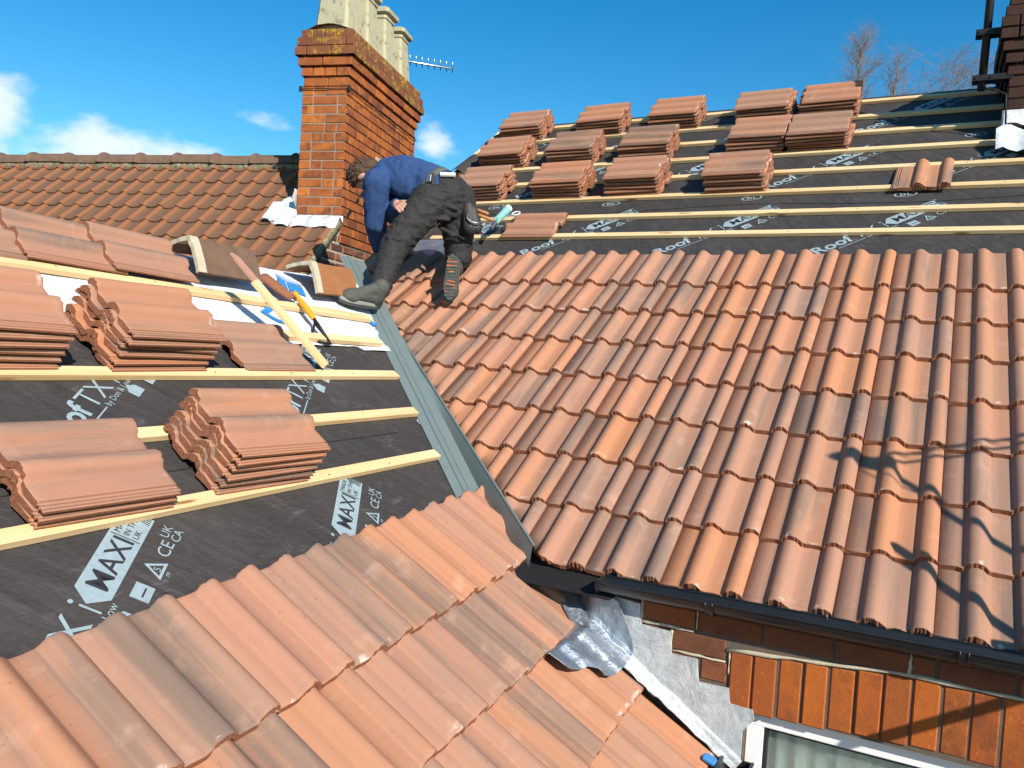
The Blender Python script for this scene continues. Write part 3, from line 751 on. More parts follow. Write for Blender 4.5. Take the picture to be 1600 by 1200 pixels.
# lead saddle dressed down from under the valley's foot
sad = [(.52, 1.52), (.50, 1.70), (.40, 1.80), (.36, 1.873), (.23, 2.0), (.10, 2.068), (-.06, 2.092), (-.17, 2.075), (-.225, 2.03), (-.30, 1.99), (-.365, 1.935), (-.372, 1.88), (-.20, 1.80), (.05, 1.60), (.2, 1.45)]
bm = new_bm(); st = []
edge = [(-.372, 0, 1.90), (-.35, 0, 1.955), (-.30, 0, 1.986), (-.235, 0, 2.012), (-.19, 0, 2.06), (-.14, 0, 2.086), (-.08, 0, 2.094), (-.02, 0, 2.092), (.012, .008, 2.092), (.020, .035, 2.102), (.018, .08, 2.094), (.014, .12, 2.068), (.012, .16, 2.03), (.010, .20, 1.97), (.010, .225, 1.90)]
for i in range(85):
    f = i / 84 * (len(edge) - 1); k = min(int(f), len(edge) - 2); t = f - k
    u, hw, v1 = (edge[k][q] * (1 - t) + edge[k + 1][q] * t for q in range(3)); col_ = []
    for m_ in range(33):
        g = m_ / 32; va = 1.845 if u < -.03 else 1.845 - .22 * min(1, (u + .03) / .04); v = va + (v1 - va) * (1 - (1 - g) ** 1.6)
        cr = .006 * noise.noise(V((u * 13 + hw * 9, v * 13, 5))) + .003 * noise.noise(V((u * 34 + hw * 30, v * 34, 8)))
        uu = u + max(0, min(1, (u + .03) / .04)) * max(0, 1.89 - v) * .75
        sink = .034 * min(1, max(0, (1.895 - v) / .02)) if uu < .15 else 0
        base = LP(uu, v, l_height(min(u, -.005), v) * .62 * min(1, max(0, -u * 12)) + .013 - sink * (1 if hw < .004 else 0) + cr * (1 if hw < .01 else .3))
        p = base + V((0, cr * 1.2 if hw > .01 else 0, hw)); p.z = min(p.z, max(base.z, 4.888 + cr)); col_.append(p)
    st.append(col_)
sweep(bm, None, st)
o = obj('lead_saddle', bm, 'lead_new', house, smooth=True); md = o.modifiers.new('t', 'SOLIDIFY'); md.thickness = .003
# valley trough: flange on the lower roof, channel, and a tall dark upstand against the cut tiles
dV = V((.8112, -.5848, 0))
la, lb = LP(.226, 1.069, -.082), LP(1.069, -.342, -.082); ra, rb = RP(1.295, .043, -.002), RP(-1.005, 2.157, -.002)
def along(p, q, s):
    a, b = p.dot(dV), q.dot(dV); return p + (q - p) * ((s - a) / (b - a))
bm = new_bm(); st = []; lipline = []
for i in range(30):
    s = 1.035 - 2.72 * i / 29
    L_, R2 = along(la, lb, s), along(ra, rb, s)
    ac = (R2 - L_); ac.z = 0
    def pt(f, z): return V((L_.x + ac.x * f, L_.y + ac.y * f, z))
    zb = L_.z
    st.append([pt(-.45, zb + .012), pt(-.04, zb + .004), pt(.0, zb + .012), pt(.04, zb + .012), pt(.08, zb - .002), pt(.30, zb - .010), pt(.33, zb - .005), pt(.37, zb - .005), pt(.40, zb - .013), pt(.70, zb - .020), pt(.80, zb - .016), pt(.94, R2.z - .004), pt(.97, R2.z + .004), pt(1.03, R2.z + .003), pt(1.06, R2.z - .03)])
    lipline.append(pt(1.0, R2.z + .005))
sweep(bm, None, st); tube(bm, lipline, .006, 6)
o = obj('valley_gutter', bm, 'valley', house, angle=30)
# lead and grey sheet at the head of the valley
bm = new_bm(); box(bm, MR @ T2(-.70, 2.70, -.072), (.56, .24, .004), .001); obj('soaker', bm, 'lead_new', house)
# stack at the far end of the roof, in shade
stk = part_empty('chimney_stack', (3.4, 3.9, 7.3), house)
bm = new_bm(); cx0, cy0 = 2.955, 3.40
def course(bm, o, xd, yd, w, l, z, h, off, mi=0):
    for org, d, n, L in ((o - xd * off - yd * off, xd, -yd, w + 2 * off), (o + xd * (w + off) - yd * off, yd, xd, l + 2 * off), (o + xd * (w + off) + yd * (l + off), -xd, yd, w + 2 * off), (o - xd * off + yd * (l + off), -yd, -xd, l + 2 * off)):
        m4 = frame(d, -n, ZH, org); x = 0; k = 0; start = rng.choice((.215, .1025)) if course.alt else .1025
        course_l = start
        while x < L - .005:
            ln = course_l if k == 0 else (.215 if rng.random() < .72 else .1025)
            e = min(L, x + ln)
            if L - e < .06: e = L
            brick(bm, m4, x + (.0 if x == 0 else .004), e - (0 if e >= L else .004), z + .004, z + h - .004, .055, 0, mi, .0022)
            x = e; k += 1
course.alt = True
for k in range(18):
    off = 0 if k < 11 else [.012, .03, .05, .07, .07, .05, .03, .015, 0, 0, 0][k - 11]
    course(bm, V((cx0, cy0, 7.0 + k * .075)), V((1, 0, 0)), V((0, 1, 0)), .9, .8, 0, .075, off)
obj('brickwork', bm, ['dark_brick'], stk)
bm = new_bm(); box(bm, Matrix.Translation((cx0 + .45, cy0 + .40, 7.66)), (.88, .78, 1.34)); obj('core', bm, 'mortar_dark', stk)
bm = new_bm(); st = []
for i in range(26):
    x = 2.90 + .04 * i
    st.append([RP(x, 4.10 + .012 * math.sin(i), .02 + .02 * math.sin(i * 1.1) + .25 * 0), RP(x, 4.05, .0 + .02 * math.sin(i * 1.3 + 1)), RP(x, 3.96, -.02 + .022 * math.sin(i * 1.5)), RP(x + .004 * math.sin(i * 3), 3.87 + .018 * math.sin(i * .9), -.035 + .018 * math.sin(i * 1.5 + .5))])
sweep(bm, None, st); st2 = []
for i in range(26):
    x = 2.93 + .04 * i; st2.append([V((x, cy0 - .012, RP(0, 4.1).z + .16)), V((x, cy0 - .014, RP(0, 4.1).z + .04)), RP(x, 4.12, .028 + .02 * math.sin(i * 1.1))])
sweep(bm, None, st2); obj('lead_apron', bm, 'white_lead', stk, smooth=True)

# ------------------------------------------------------------------ lower wing in the foreground
wing = thing('house_extension', 'lower house wing with sunlit foreground tiles, bare battens and dark printed felt', 'house', (0, -1.5, 0))
bm = new_bm(); GL = .328
lp1, lp2 = LP(.358, 1.097), LP(.084, 1.521)
lcn = NLv.cross((lp2 - lp1).normalized()); lcn = lcn if lcn.x < 0 else -lcn
YS = (0, .004, .012, .07, .14, .21, .28, .35, .40, .416, TL)
for row in range(4):
    for j in range(-12, 3):
        if row > 0 and j > (1 if row == 1 else 0): continue
        if row > 1 and j > -0.5: pass
        if row == 0 and j > 1: continue
        m = ML @ T2(.055, -1.53, 0, ROTL) @ T2(-.30 + .30 * j + rng.uniform(-.0025, .0025), -GL * row + rng.uniform(-.004, .004), -HR + rng.uniform(-.001, .002), rng.uniform(-.004, .004)) @ TILT
        add_field_tile(bm, m, [(lp1, lcn)] if row == 0 and j >= 0 else [(V((0, .03, 0)), V((0, -1, 0)))] if row > 1 and j == 0 else [(V((0, .138, 0)), V((0, -1, 0)))] if row == 1 and j == 1 else [], YS)
obj('roof_tiles', bm, ['tile', 'tile_edge'], wing)
lunder = felt_sheet('roof_underlay', ML, -4.4, 1.30, -2.55, .74, HF, wing, amp=.0015, n=(90, 60), keep=lambda u, w: u < 1.16 - .597 * (-w + .342) + .02 and not (w < -1.5 and u > .1))
for r, (ox, oy) in enumerate([(-1.955, -1.465), (-1.374, -.552), (-.73, .37)]):
    for k in range(-1, 3):
        x = ox + .962 * k
        if r == 0 and x > -1: 
            if k > 1: continue
        if x > .6 or r == 2: continue
        put_print(PRINT, ML @ T2(x, oy, HF + .0012, R_(40.5)), lunder)
put_print(LOGO, ML @ T2(.50, -.60, HF + .0012, R_(-20)), lunder)
bm = new_bm(); tube(bm, [LP(-2.6 + .2 * i, .80 - .012 * i + .008 * math.sin(i), HF + .0015) for i in range(15)], .002, 5); obj('felt_seam', bm, 'ink', wing)
def membrane():
    bm = new_bm(); uvl = bm.loops.layers.uv['UVMap']; n, m_ = 90, 40; vs = {}
    for i in range(n + 1):
        for j in range(m_ + 1):
            f, g = i / n, j / m_
            u0 = -2.6; vlow = -.035 + .022 * noise.noise(V((f * 7, 0, 2))) + (.03 if f > .93 else 0)
            v = -.735 - .04 * f + (vlow + .735 + .04 * f) * g
            u1 = 1.05 - .597 * (v + .342) - .015
            u = u0 + (u1 - u0) * f
            h = -.0885 + .005 * noise.noise(V((u * 6, v * 9, 1))) + .003 * noise.noise(V((u * 19, v * 22, 4))) + (.008 * max(0, (g - .9) / .1) * (.5 + .5 * math.sin(u * 9)))
            h += max(0, -.60 - v) * .0
            vs[i, j] = bm.verts.new(LP(u, v, h))
    for i in range(n):
        for j in range(m_):
            f = bm.faces.new((vs[i, j], vs[i, j + 1], vs[i + 1, j + 1], vs[i + 1, j])); f.smooth = True
    return obj('white_membrane', bm, 'membrane', wing)
mem = membrane()
def blue_mark(x, y, a, s, items):
    bm = new_bm()
    for it in items:
        if it[0] == 't': add_text(bm, it[1], it[2], T2(it[3], it[4], 0), 0, .006)
        else: flat(bm, it[1], 0)
    bm.transform(ML @ T2(x, y, -.0815, a) @ Matrix.Scale(s, 4)); bmesh.ops.recalc_face_normals(bm, faces=bm.faces)
    org = wing.location + mem.location; bm.transform(Matrix.Translation(-org))
    me = bpy.data.meshes.new('blue_print'); bm.to_mesh(me); bm.free(); me.materials.append(M['blue_print'])
    o = bpy.data.objects.new('blue_print', me); C.objects.link(o); o.parent = mem
bar = lambda x0, x1, y0, y1: ('p', [(x0, y0), (x1, y0), (x1, y1), (x0, y1)])
blue_mark(.085, .315, R_(-60), 1, [('t', 'D', .21, 0, -.02)])
blue_mark(.48, .66, R_(-28), 1, [bar(0, .05, -.10, .0), bar(.06, .16, -.10, .0), bar(0, .16, .012, .022), bar(0, .16, .03, .038), bar(0, .16, .048, .054)])
blue_mark(.93, .285, R_(10), 1, [bar(0, .05, -.03, .03)])
batten(wing, ML, (-2.75, -.952), (.300, -.849), h0=-.0925)
batten(wing, ML, (-2.6, -.605), (.475, -.541), h0=-.0925)
batten(wing, ML, (-2.4, -.250), (.640, -.242), h0=-.0925)
batten(wing, ML, (-2.3, .078), (.79, .046), h0=-.083)
batten(wing, ML, (-2.3, .500), (.935, .288), h0=-.083)
bm = new_bm()                                                    # back slope, gable and walls
prism(bm, [LP(-4.3, -.75, -.10), LP(1.0, -.75, -.10), LP(1.0, -.75, -.10) + V((-3.2, 0, -2.3)), LP(-4.3, -.75, -.10) + V((-3.2, 0, -2.3))], V((0, 0, -.04)))
obj('far_slope', bm, 'old', wing)
bm = new_bm()
prism(bm, [V((1.95, -4.25, 0)), V((-3.7, -4.25, 0)), V((-3.7, -4.25, 3.95)), V((-.62, -4.25, 6.1)), V((1.95, -4.25, 4.35))], V((0, .12, 0)))
box(bm, Matrix.Translation((1.95, -2.0, 2.15)), (.12, 4.2, 4.3)); box(bm, Matrix.Translation((-3.65, -1.6, 1.95)), (.12, 5.2, 3.9))
obj('wall', bm, 'render', wing)
g = gutter('gutter', wing, V((2.155, -4.3, 4.395)), V((2.155, .035, 4.395)), .052, (.8, 1.8, 2.8, 3.8))
bm = new_bm(); box(bm, Matrix.Translation((2.075, -.055, 4.412)) @ Matrix.Rotation(R_(20), 4, 'Y'), (.05, .045, .018), .006); obj('clip', bm, 'blue_clip', g)

# ------------------------------------------------------------------ loose and stacked tiles, every one its own object
ORD = ['top', 'second', 'third', 'fourth', 'fifth', 'sixth', 'seventh']
def place_tile(mat4, x, y, h, rz, label, group, rx=0, ry=0):
    k = rng.randrange(len(TILES))
    o = bpy.data.objects.new('roof_tile', TILES[k]); C.objects.link(o)
    o.matrix_world = mat4 @ T2(x, y, h, rz) @ Matrix.Rotation(rx, 4, 'X') @ Matrix.Rotation(ry, 4, 'Y')
    return tag(o, label, 'roof tile', group)
def stack(mat4, xr, y, n, where, group, h0=-.0545, dh=.0262, lean=.004, yl=0, j=.006):
    for i in range(n):
        pos = n - 1 - i
        lab = (ORD[pos] if i else 'bottom') + ' tile ' + ('' if pos == 0 else 'down ') + 'in ' + where
        if pos == 0: lab = 'top tile in ' + where
        place_tile(mat4, xr + lean * i + rng.uniform(-j, j), y + yl * i + rng.uniform(-.004, .004), h0 + dh * i, R_(90) + rng.uniform(-.036, .036), lab, group)
RS = 'tiles stacked on the battened roof'
rows = [('nearest the laid tiles', 3.462, [(-.945, 'leftmost stack'), (-.237, 'second stack from left'), (.373, 'third stack from left'), (1.130, 'rightmost stack')]),
        ('halfway up the battens', 4.112, [(-1.03, 'leftmost stack'), (-.375, 'second stack from left'), (.27, 'third stack from left'), (1.12, 'fourth stack from left'), (1.583, 'rightmost stack')]),
        ('along the ridge', 4.745, [(-1.12, 'leftmost stack'), (-.345, 'second stack from left'), (.335, 'third stack from left'), (1.075, 'fourth stack from left'), (1.573, 'rightmost stack')])]
for rn, v, cols in rows:
    for x, nm in cols:
        stack(MR, x + .42, v + rng.uniform(-.012, .012), 6, nm + ' of the row ' + rn, RS, lean=rng.uniform(-.003, .003), j=.011, yl=rng.uniform(-.002, .002))
LS = 'tiles stacked on the lower roof'
stack(ML, -1.233, -.893, 3, 'low three-tile stack at the left edge on dark felt', LS, lean=.002)
stack(ML, -.624, -.877, 6, 'tall stack on the lowest battens over printed felt', LS, lean=.0085, yl=.003)
stack(ML, -.635, -.219, 6, 'tall stack between white membrane and batten', LS, lean=.0095, yl=.003)
stack(ML, -1.24, -.219, 6, 'left edge stack beside the white membrane', LS, lean=.0045, yl=.003)
place_tile(ML, .005, -.213, -.0545, R_(90), 'single tile lying flat between the tall stack and pale slat', LS)
for k, ur in enumerate((-1.0, -.605, -.25)):
    place_tile(ML, ur, .447 - .02 * k, -.052 + .014 * k, R_(90) - .045, ['left', 'middle', 'right'][k] + ' tile of the lapped row under the old ridge', 'lapped tiles along the lower ridge', rx=.02)
place_tile(MR, .20, 2.825, -.0545, R_(90) - .01, 'single tile lying sideways on battens right of the teal tool', RS)
place_tile(MR, 2.335, 3.405, -.048, R_(-1.2), 'single upright tile alone on bare battens near the right end', RS, rx=-.06)
place_tile(MR, -1.16, 2.235, -.02, R_(2), 'tile at the valley head under the roofer\'s left hand', RS, rx=-.03)

# ------------------------------------------------------------------ old house behind: weathered roof, gable and chimney
old = thing('old_house', 'old house with weathered brown clay tile roof and tall brick chimney with four pots', 'house', (-3.2, 3.0, 0))
def old_tiles():
    bm = new_bm(); sl_ = bm.verts.layers.float['seed']; uvl = bm.loops.layers.uv['UVMap']
    w, g = .171, .226
    P = [(0, .004), (.008, .001), (.05, 0), (.098, .001), (.110, .006), (.132, .021), (.142, .0235), (.158, .022), (.168, .012), (.173, .002)]
    for row in range(15):
        for c in range(-32, 1):
            x0 = -.012 + w * (c - 1) + .004 * rng.uniform(-1, 1); y0 = -.17 - g * row + .006 * rng.uniform(-1, 1); ln = .13 if row == 0 else .275
            # not under the chimney or its lead
            if x0 + w > -.46 and y0 + ln > -.93 and y0 < .6: continue
            seed = rng.random(); hn = .019 + .003 * rng.uniform(-1, 1); rz = rng.uniform(-.012, .012)
            rowsv = []
            for k, y in enumerate((0, .006, ln)):
                hh = hn * (1 - y / .275) - .004
                top = [bm.verts.new(MH @ V((x0 + px + y * rz + (.0 if k == 2 else 0), y0 + y + (-.010 if .02 < px < .09 and k == 0 else 0), pz + hh - (.003 if k == 0 else 0)))) for px, pz in P]
                rowsv.append(top)
            low = [bm.verts.new(MH @ V((x0 + px, y0 + (-.010 if .02 < px < .09 else 0) + .002, pz + hn - .022))) for px, pz in P]
            for v in low: v[sl_] = seed
            for r in rowsv:
                for v in r: v[sl_] = seed
            def q(a, b, sm):
                for i in range(len(P) - 1):
                    f = bm.faces.new((a[i], a[i + 1], b[i + 1], b[i])); f.smooth = sm
                    for lp, kk in zip(f.loops, (i, i + 1, i + 1, i)): lp[uvl].uv = (P[kk][0] / w, 0)
            q(low, rowsv[0], False); q(rowsv[0], rowsv[1], True); q(rowsv[1], rowsv[2], True)
            s_ = [rowsv[0][-1], low[-1], rowsv[2][-1]]
            f = bm.faces.new(s_)
            for lp in f.loops: lp[uvl].uv = (1, 0)
    return bm
rf = obj('roof', old_tiles(), 'old', old)
bm = new_bm(); prism(bm, [MH @ V((-5.6, .05, -.02)), MH @ V((-.0, .05, -.02)), MH @ V((-.0, -3.0, -.02)), MH @ V((-5.6, -3.0, -.02))], MH.to_3x3() @ V((0, 0, -.04)))
prism(bm, [MHB @ V((-5.6, RIDGE_Y, RIDGE_Z - .05)), MHB @ V((0, RIDGE_Y, RIDGE_Z - .05)), MHB @ V((0, RIDGE_Y + 2.6, RIDGE_Z - 2.3)), MHB @ V((-5.6, RIDGE_Y + 2.6, RIDGE_Z - 2.3))], V((0, 0, -.04)))
obj('sarking', bm, 'dull_black', old)
for k in range(13):
    x1 = -.40 - .41 * k; x0 = x1 - .42
    bm = new_bm(); st = []
    hz = .006 * rng.uniform(-1, 1); sk = rng.uniform(-.006, .006)
    for i, (x, r_) in enumerate([(x0, .132), (x0 + .012, .136), (x0 + .035, .122), (x0 + .06, .116), (x1 - .012, .116), (x1, .113)]):
        st.append([MHB @ V((x, RIDGE_Y + r_ * 1.06 * math.sin(a), RIDGE_Z - .012 + hz + sk * (i > 2) + r_ * (1.0 * math.cos(a) ** .75 if math.cos(a) > 0 else 0) - .035)) for a in [(-1.5 + 3.0 * q / 12) for q in range(13)]])
    sweep(bm, None, st)
    prism(bm, st[0], XH * .008)
    obj('ridge_tile', bm, 'ridge_old', rf, angle=40)
bm = new_bm(); st = []
for i in range(260):
    x = -.40 - .02 * i; a_ = .010 * noise.noise(V((x * 31, 1, 1))); c_ = .014 * noise.noise(V((x * 17, 4, 1)))
    st.append([MH @ V((x, -.075, .045)), MH @ V((x, -.108 + c_, .042 + a_)), MH @ V((x, -.128 + c_, .026 + a_)), MH @ V((x, -.135 + c_, .0))])
sweep(bm, None, st)
obj('bedding_mortar', bm, 'mossy', old, smooth=True)
# gable wall under the verge
bm = new_bm()
def roofline(y): return RIDGE_Z - abs(y - RIDGE_Y) * math.tan(PH)
MG = frame(YH, -XH, ZH, H0)                                       # x along the gable, face towards +XH
for k in range(44):
    z = -.075 * k + .02; y = -2.4 + (.11 if k % 2 else 0)
    while y < 3.2:
        e = y + (.102 if rng.random() < .3 else .215)
        if z < roofline(e) + .02 and not (e > 0 and y < 1.55 and z > -.20):
            brick(bm, MG, y + .008, e - .008, z + .008, z + .067, .05, .004 + rng.uniform(-.002, .003), 0, .003, .008)
        y = e
nrm_ = YH * -math.sin(PH) + ZH * math.cos(PH)
bmesh.ops.bisect_plane(bm, geom=bm.verts[:] + bm.edges[:] + bm.faces[:], plane_co=MG @ V((0, 0, roofline(0) - .015)), plane_no=nrm_, clear_outer=True)
obj('gable_brickwork', bm, ['gable'], old)
bm = new_bm()
pg = [(-2.6, roofline(-2.6) - .02), (RIDGE_Y, RIDGE_Z - .02), (3.3, roofline(3.3) - .02), (3.3, -6.8), (-2.6, -6.8)]
prism(bm, [MG @ V((y, .012, z)) for y, z in pg], -XH * .2)
box(bm, MHB @ Matrix.Translation((-2.9, -2.2, -4.6)), (5.4, .2, 4.4)); box(bm, MHB @ Matrix.Translation((-2.9, 3.1, -4.6)), (5.4, .2, 4.4))
obj('wall', bm, 'mortar', old)
bm = new_bm(); st = []
for i in range(40):
    y = .0 - 2.9 * i / 39; w = .008 * math.sin(i * 1.7) + .006 * rng.uniform(-1, 1); ym = y * math.cos(PH) * 0 + y
    yy = -.93 + y * .75
    st.append([MH @ V((-.02, yy, .010)), MH @ V((-.004, yy, .014 + w * .3)), MH @ V((.005, yy, .006)), MH @ V((.006 + w * .3, yy, -.02)), MH @ V((.005 + w * .2, yy, -.045 - w)), MH @ V((-.004, yy, -.052 + w * 2))])
sweep(bm, None, st); obj('verge_mortar', bm, 'mossy', old, smooth=True)

chim = part_empty('chimney', H0 + V((-.4, .8, .7)), old)
bm = new_bm(); CW, CL = .405, 1.55
course.alt = True
zz = -.20
lev = []
while zz < .995: lev.append((zz, .0745, 0)); zz += .0745
for z, h, off in lev: course(bm, H0 - XH * CW, XH, YH, CW, CL, z, h, off)
course(bm, H0 - XH * CW, XH, YH, CW, CL, zz, 1.070 - zz, .006)
course(bm, H0 - XH * CW, XH, YH, CW, CL, 1.070, .075, -.006)
course(bm, H0 - XH * CW, XH, YH, CW, CL, 1.145, .078, .012)
course(bm, H0 - XH * CW, XH, YH, CW, CL, 1.223, .078, .034)
obj('shaft_brickwork', bm, ['brick'], chim)
bm = new_bm()
course(bm, H0 - XH * CW, XH, YH, CW, CL, 1.301, .078, .058); course(bm, H0 - XH * CW, XH, YH, CW, CL, 1.379, .075, .046); course(bm, H0 - XH * CW, XH, YH, CW, CL, 1.454, .07, .022)
obj('cap_brickwork', bm, ['cap'], chim)
bm = new_bm()
m0 = frame(XH, YH, ZH, H0 - XH * CW / 2 + YH * CL / 2)
box(bm, m0 @ Matrix.Translation((-.004, -.004, .40)), (CW - .016, CL - .016, 1.34)); box(bm, m0 @ Matrix.Translation((0, 0, 1.27)), (CW - .03, CL - .03, .36))
obj('core', bm, 'mortar_mid', chim)
bm = new_bm(); st = []
for i in range(20):
    y = -.01 + (CL + .02) * i / 19; w = .012 * math.sin(i * 1.9)
    st.append([H0 - XH * (CW + .01 - (CW + .02) * q / 8) + YH * y + ZH * (1.515 + .055 * math.sin(math.pi * q / 8) + w * math.sin(math.pi * q / 8) + .012 * noise.noise(V((i * .9, q * .8, 2)))) for q in range(9)])
sweep(bm, None, st); obj('flaunching', bm, 'cap', chim, smooth=True)
bm = new_bm()                                                     # stay wire round the shaft
zc = 1.045; r_ = .012
tube(bm, [H0 + XH * a + YH * b + ZH * zc for a, b in ((-CW - r_, -r_), (r_, -r_), (r_, CL + r_), (-CW - r_, CL + r_), (-CW - r_, -r_))], .004, 6)
for a, b in ((-CW - r_, -r_), (r_, -r_)): box(bm, MHB @ Matrix.Translation((a, b, zc)), (.022, .022, .045), .004)
obj('stay_wire', bm, 'iron', chim)
bm = new_bm(); box(bm, MHB @ Matrix.Translation((.000, .67, .62)), (.010, .11, .068), .004); obj('patched_brick', bm, 'mortar_pale', chim)
for i, (y, hh, s_) in enumerate([(.19, .62, 1.0), (.60, .56, .93), (1.00, .56, .93), (1.38, .53, .93)]):
    pot = part_empty('chimney_pot', H0 - XH * CW / 2 + YH * y + ZH * 1.54, chim)
    mp = frame(XH, YH, ZH, H0 - XH * CW / 2 + YH * y + ZH * 1.52) @ Matrix.Rotation(rng.uniform(-.05, .05), 4, 'Z')
    bm = new_bm()
    def sq(a, z, c=.24): 
        k = a * c; return [mp @ V((x, yy, z)) for x, yy in ((-a + k, -a), (a - k, -a), (a, -a + k), (a, a - k), (a - k, a), (-a + k, a), (-a, a - k), (-a, -a + k))]
    lv = [(.150 * s_, 0), (.148 * s_, .05), (.112 * s_, hh * .80), (.112 * s_, hh * .815), (.122 * s_, hh * .825), (.120 * s_, hh * .88)]
    sweep(bm, None, [sq(a, z, .16) for a, z in lv], closed=True); obj('pot_body', bm, 'pot', pot, angle=30)
    bm = new_bm(); lv = [(.118 * s_, hh * .88), (.150 * s_, hh * .91), (.152 * s_, hh * .97), (.128 * s_, hh), (.092 * s_, hh), (.090 * s_, hh * .6)]
    sweep(bm, None, [sq(a, z, .16) for a, z in lv], closed=True, cap=True); obj('pot_rim', bm, 'pot', pot, angle=30)
bm = new_bm(); st = []                                             # lead apron in front, soakers at the side
tj = -.93
for i in range(24):
    x = -.66 + .68 * i / 23; w = .008 * math.sin(i * 1.3)
    top = MHB @ V((max(x, -CW - .0), -.012, .02)) if x > -CW else MH @ V((x, -.80 + .0, .06))
    mid = MHB @ V((max(x, -CW), -.016, -.035)) if x > -CW else MH @ V((x, -.93, .05 + w))
    e = -1.115 + .022 * math.sin(i * 1.1) + .012 * noise.noise(V((i * .7, 1, 1))) + (.10 * max(0, (-.46 - x) / .2))
    st.append([top, mid, MH @ V((x, -1.0, .052 + w)), MH @ V((x, -1.06, .044 + w * 1.5)), MH @ V((x + .01 * math.sin(i), e, .022 + .008 * math.sin(i * 1.3)))])
sweep(bm, None, st)
st = []
for i in range(14):
    y = -.90 + .50 * i / 13
    st.append([MH @ V((-.64 + .03 * math.sin(i) + .012 * i, y, .035)), MH @ V((-.52, y, .05 + .006 * math.sin(i * 2))), MH @ V((-.43, y, .045)), MH @ V((-CW - .006, y, .06)), MH @ V((-CW - .006, y, .16 + .02 * (i % 3)))])
sweep(bm, None, st); o = obj('lead_apron', bm, 'white_lead', chim, smooth=True)
aer = thing('tv_aerial', 'small silver television aerial jutting out from behind the last chimney pot', 'aerial', H0 - XH * .2 + YH * 1.75 + ZH * 2.0)
a0, a1 = V((-2.62, 4.35, 8.87)), V((-2.20, 4.57, 8.82))
bm = new_bm(); tube(bm, [a0 - (a1 - a0) * 1.1, a1], .010, 6); obj('boom', bm, 'alu', aer)
ed = (a1 - a0).cross(V((0, 0, 1))).normalized(); ed = (ed * .55 + V((0, 0, .83))).normalized()
for i in range(8):
    c = a0 + (a1 - a0) * (i / 7.2 + .04); bm = new_bm(); tube(bm, [c - ed * .055 + V((0, 0, .015)), c + ed * .055 + V((0, 0, .015))], .006, 5); obj('element', bm, 'steel', aer)
bm = new_bm(); c = a0 - (a1 - a0) * 1.0; tube(bm, [c + V((0, 0, .1)), V((c.x, c.y, 6.9))], .016, 8); obj('mast', bm, 'steel', aer)

# ------------------------------------------------------------------ old ridge tiles left on the lower ridge
def angle_ridge(u0, v0, u1, v1, mat_, mat_end, wid, hgt, label, roll=0):
    p0, p1 = LP(u0, v0, .085), LP(u1, v1, .085); d = (p1 - p0).normalized(); sd = d.cross(V((0, 0, 1))).normalized(); up = sd.cross(d)
    sd2 = sd * math.cos(roll) + up * math.sin(roll); up2 = -sd * math.sin(roll) + up * math.cos(roll); sd, up = sd2, up2; p0 = p0 - up * hgt; p1 = p1 - up * hgt
    t = thing('ridge_tile', label, 'ridge tile', (p0 + p1) / 2, 'old ridge tiles left on the lower ridge')
    P = []
    for k in range(17):
        a = -1 + 2 * k / 16; P.append((a * wid, hgt * (1 - abs(a) ** 1.18)))
    Pi = [(x * .90, z - .016) for x, z in P]
    bm = new_bm(); L = (p1 - p0).length
    def stn(f, s=1.0): c = p0 + d * L * f; return [c + sd * x * s + up * z * s for x, z in P] + [c + sd * x * s + up * z * s for x, z in Pi[::-1]]
    sweep(bm, None, [stn(f, s) for f, s in ((0, 1), (.02, 1.01), (.25, 1.0), (.28, .985), (.5, .985), (.97, .985), (1, .975))], closed=True, cap=True)
    bmesh.ops.recalc_face_normals(bm, faces=bm.faces); obj('ridge_body', bm, mat_, t, angle=45)
    bm = new_bm()
    st = [[p0 - d * (.004 + .012 * abs(noise.noise(V((k * .7, 1, 3))))) + sd * P[k][0] * s + up * (P[k][1] * s - o_) for s, o_ in ((1.02, -.004), (.93, .012))] for k in range(17)]
    st2 = [[p0 + d * .04 + sd * P[k][0] * s + up * (P[k][1] * s - o_) for s, o_ in ((1.02, -.004), (.93, .012))] for k in range(17)]
    sweep(bm, None, [a + b[::-1] for a, b in zip(st, st2)], closed=True, cap=True); bmesh.ops.recalc_face_normals(bm, faces=bm.faces)
    obj('mortar_edge', bm, mat_end, t)
angle_ridge(-.22, -.625, .17, -.615, 'ridge_old', 'mortar_pale', .145, .115, 'mossy brown old ridge tile with a pale mortar rim under the pale slat', -.45)
angle_ridge(.59, -.60, .955, -.61, 'ridge_orange', 'mortar_pale', .14, .115, 'rusty orange old ridge tile beside the roofer\'s boot', -.55)

# ------------------------------------------------------------------ loose things on the lower roof
b0, b1 = LP(-.215, -.36, .17), LP(.075, .197, -.045)
d = (b1 - b0).normalized(); y = d.cross(NLv).normalized(); zv = y.cross(d)
sl = thing('timber_slat', 'pale timber slat propped across battens, its upper end painted pinkish brown', 'timber slat', (b0 + b1) / 2)
L = (b1 - b0).length; c = (b0 + b1) / 2
bm = new_bm(); box(bm, frame(d, -y if (-y).dot(V((0, 1, 0))) > 0 else y, d.cross(-y if (-y).dot(V((0, 1, 0))) > 0 else y), b0 + d * (L * .62)), (L * .76, .052, .022), .002); obj('bare_timber', bm, 'timber_pale', sl)
bm = new_bm(); yy = (-y if (-y).dot(V((0, 1, 0))) > 0 else y); zz = d.cross(yy)
prism(bm, [b0 + d * (L * .24) + yy * .026, b0 + d * (L * .24) - yy * .026, b0 - yy * .026 + d * .05, b0 - yy * .012, b0 + yy * .02 + d * .035], zz * .011); obj('painted_end', bm, 'pink', sl)
fr = new_bm(); st = []
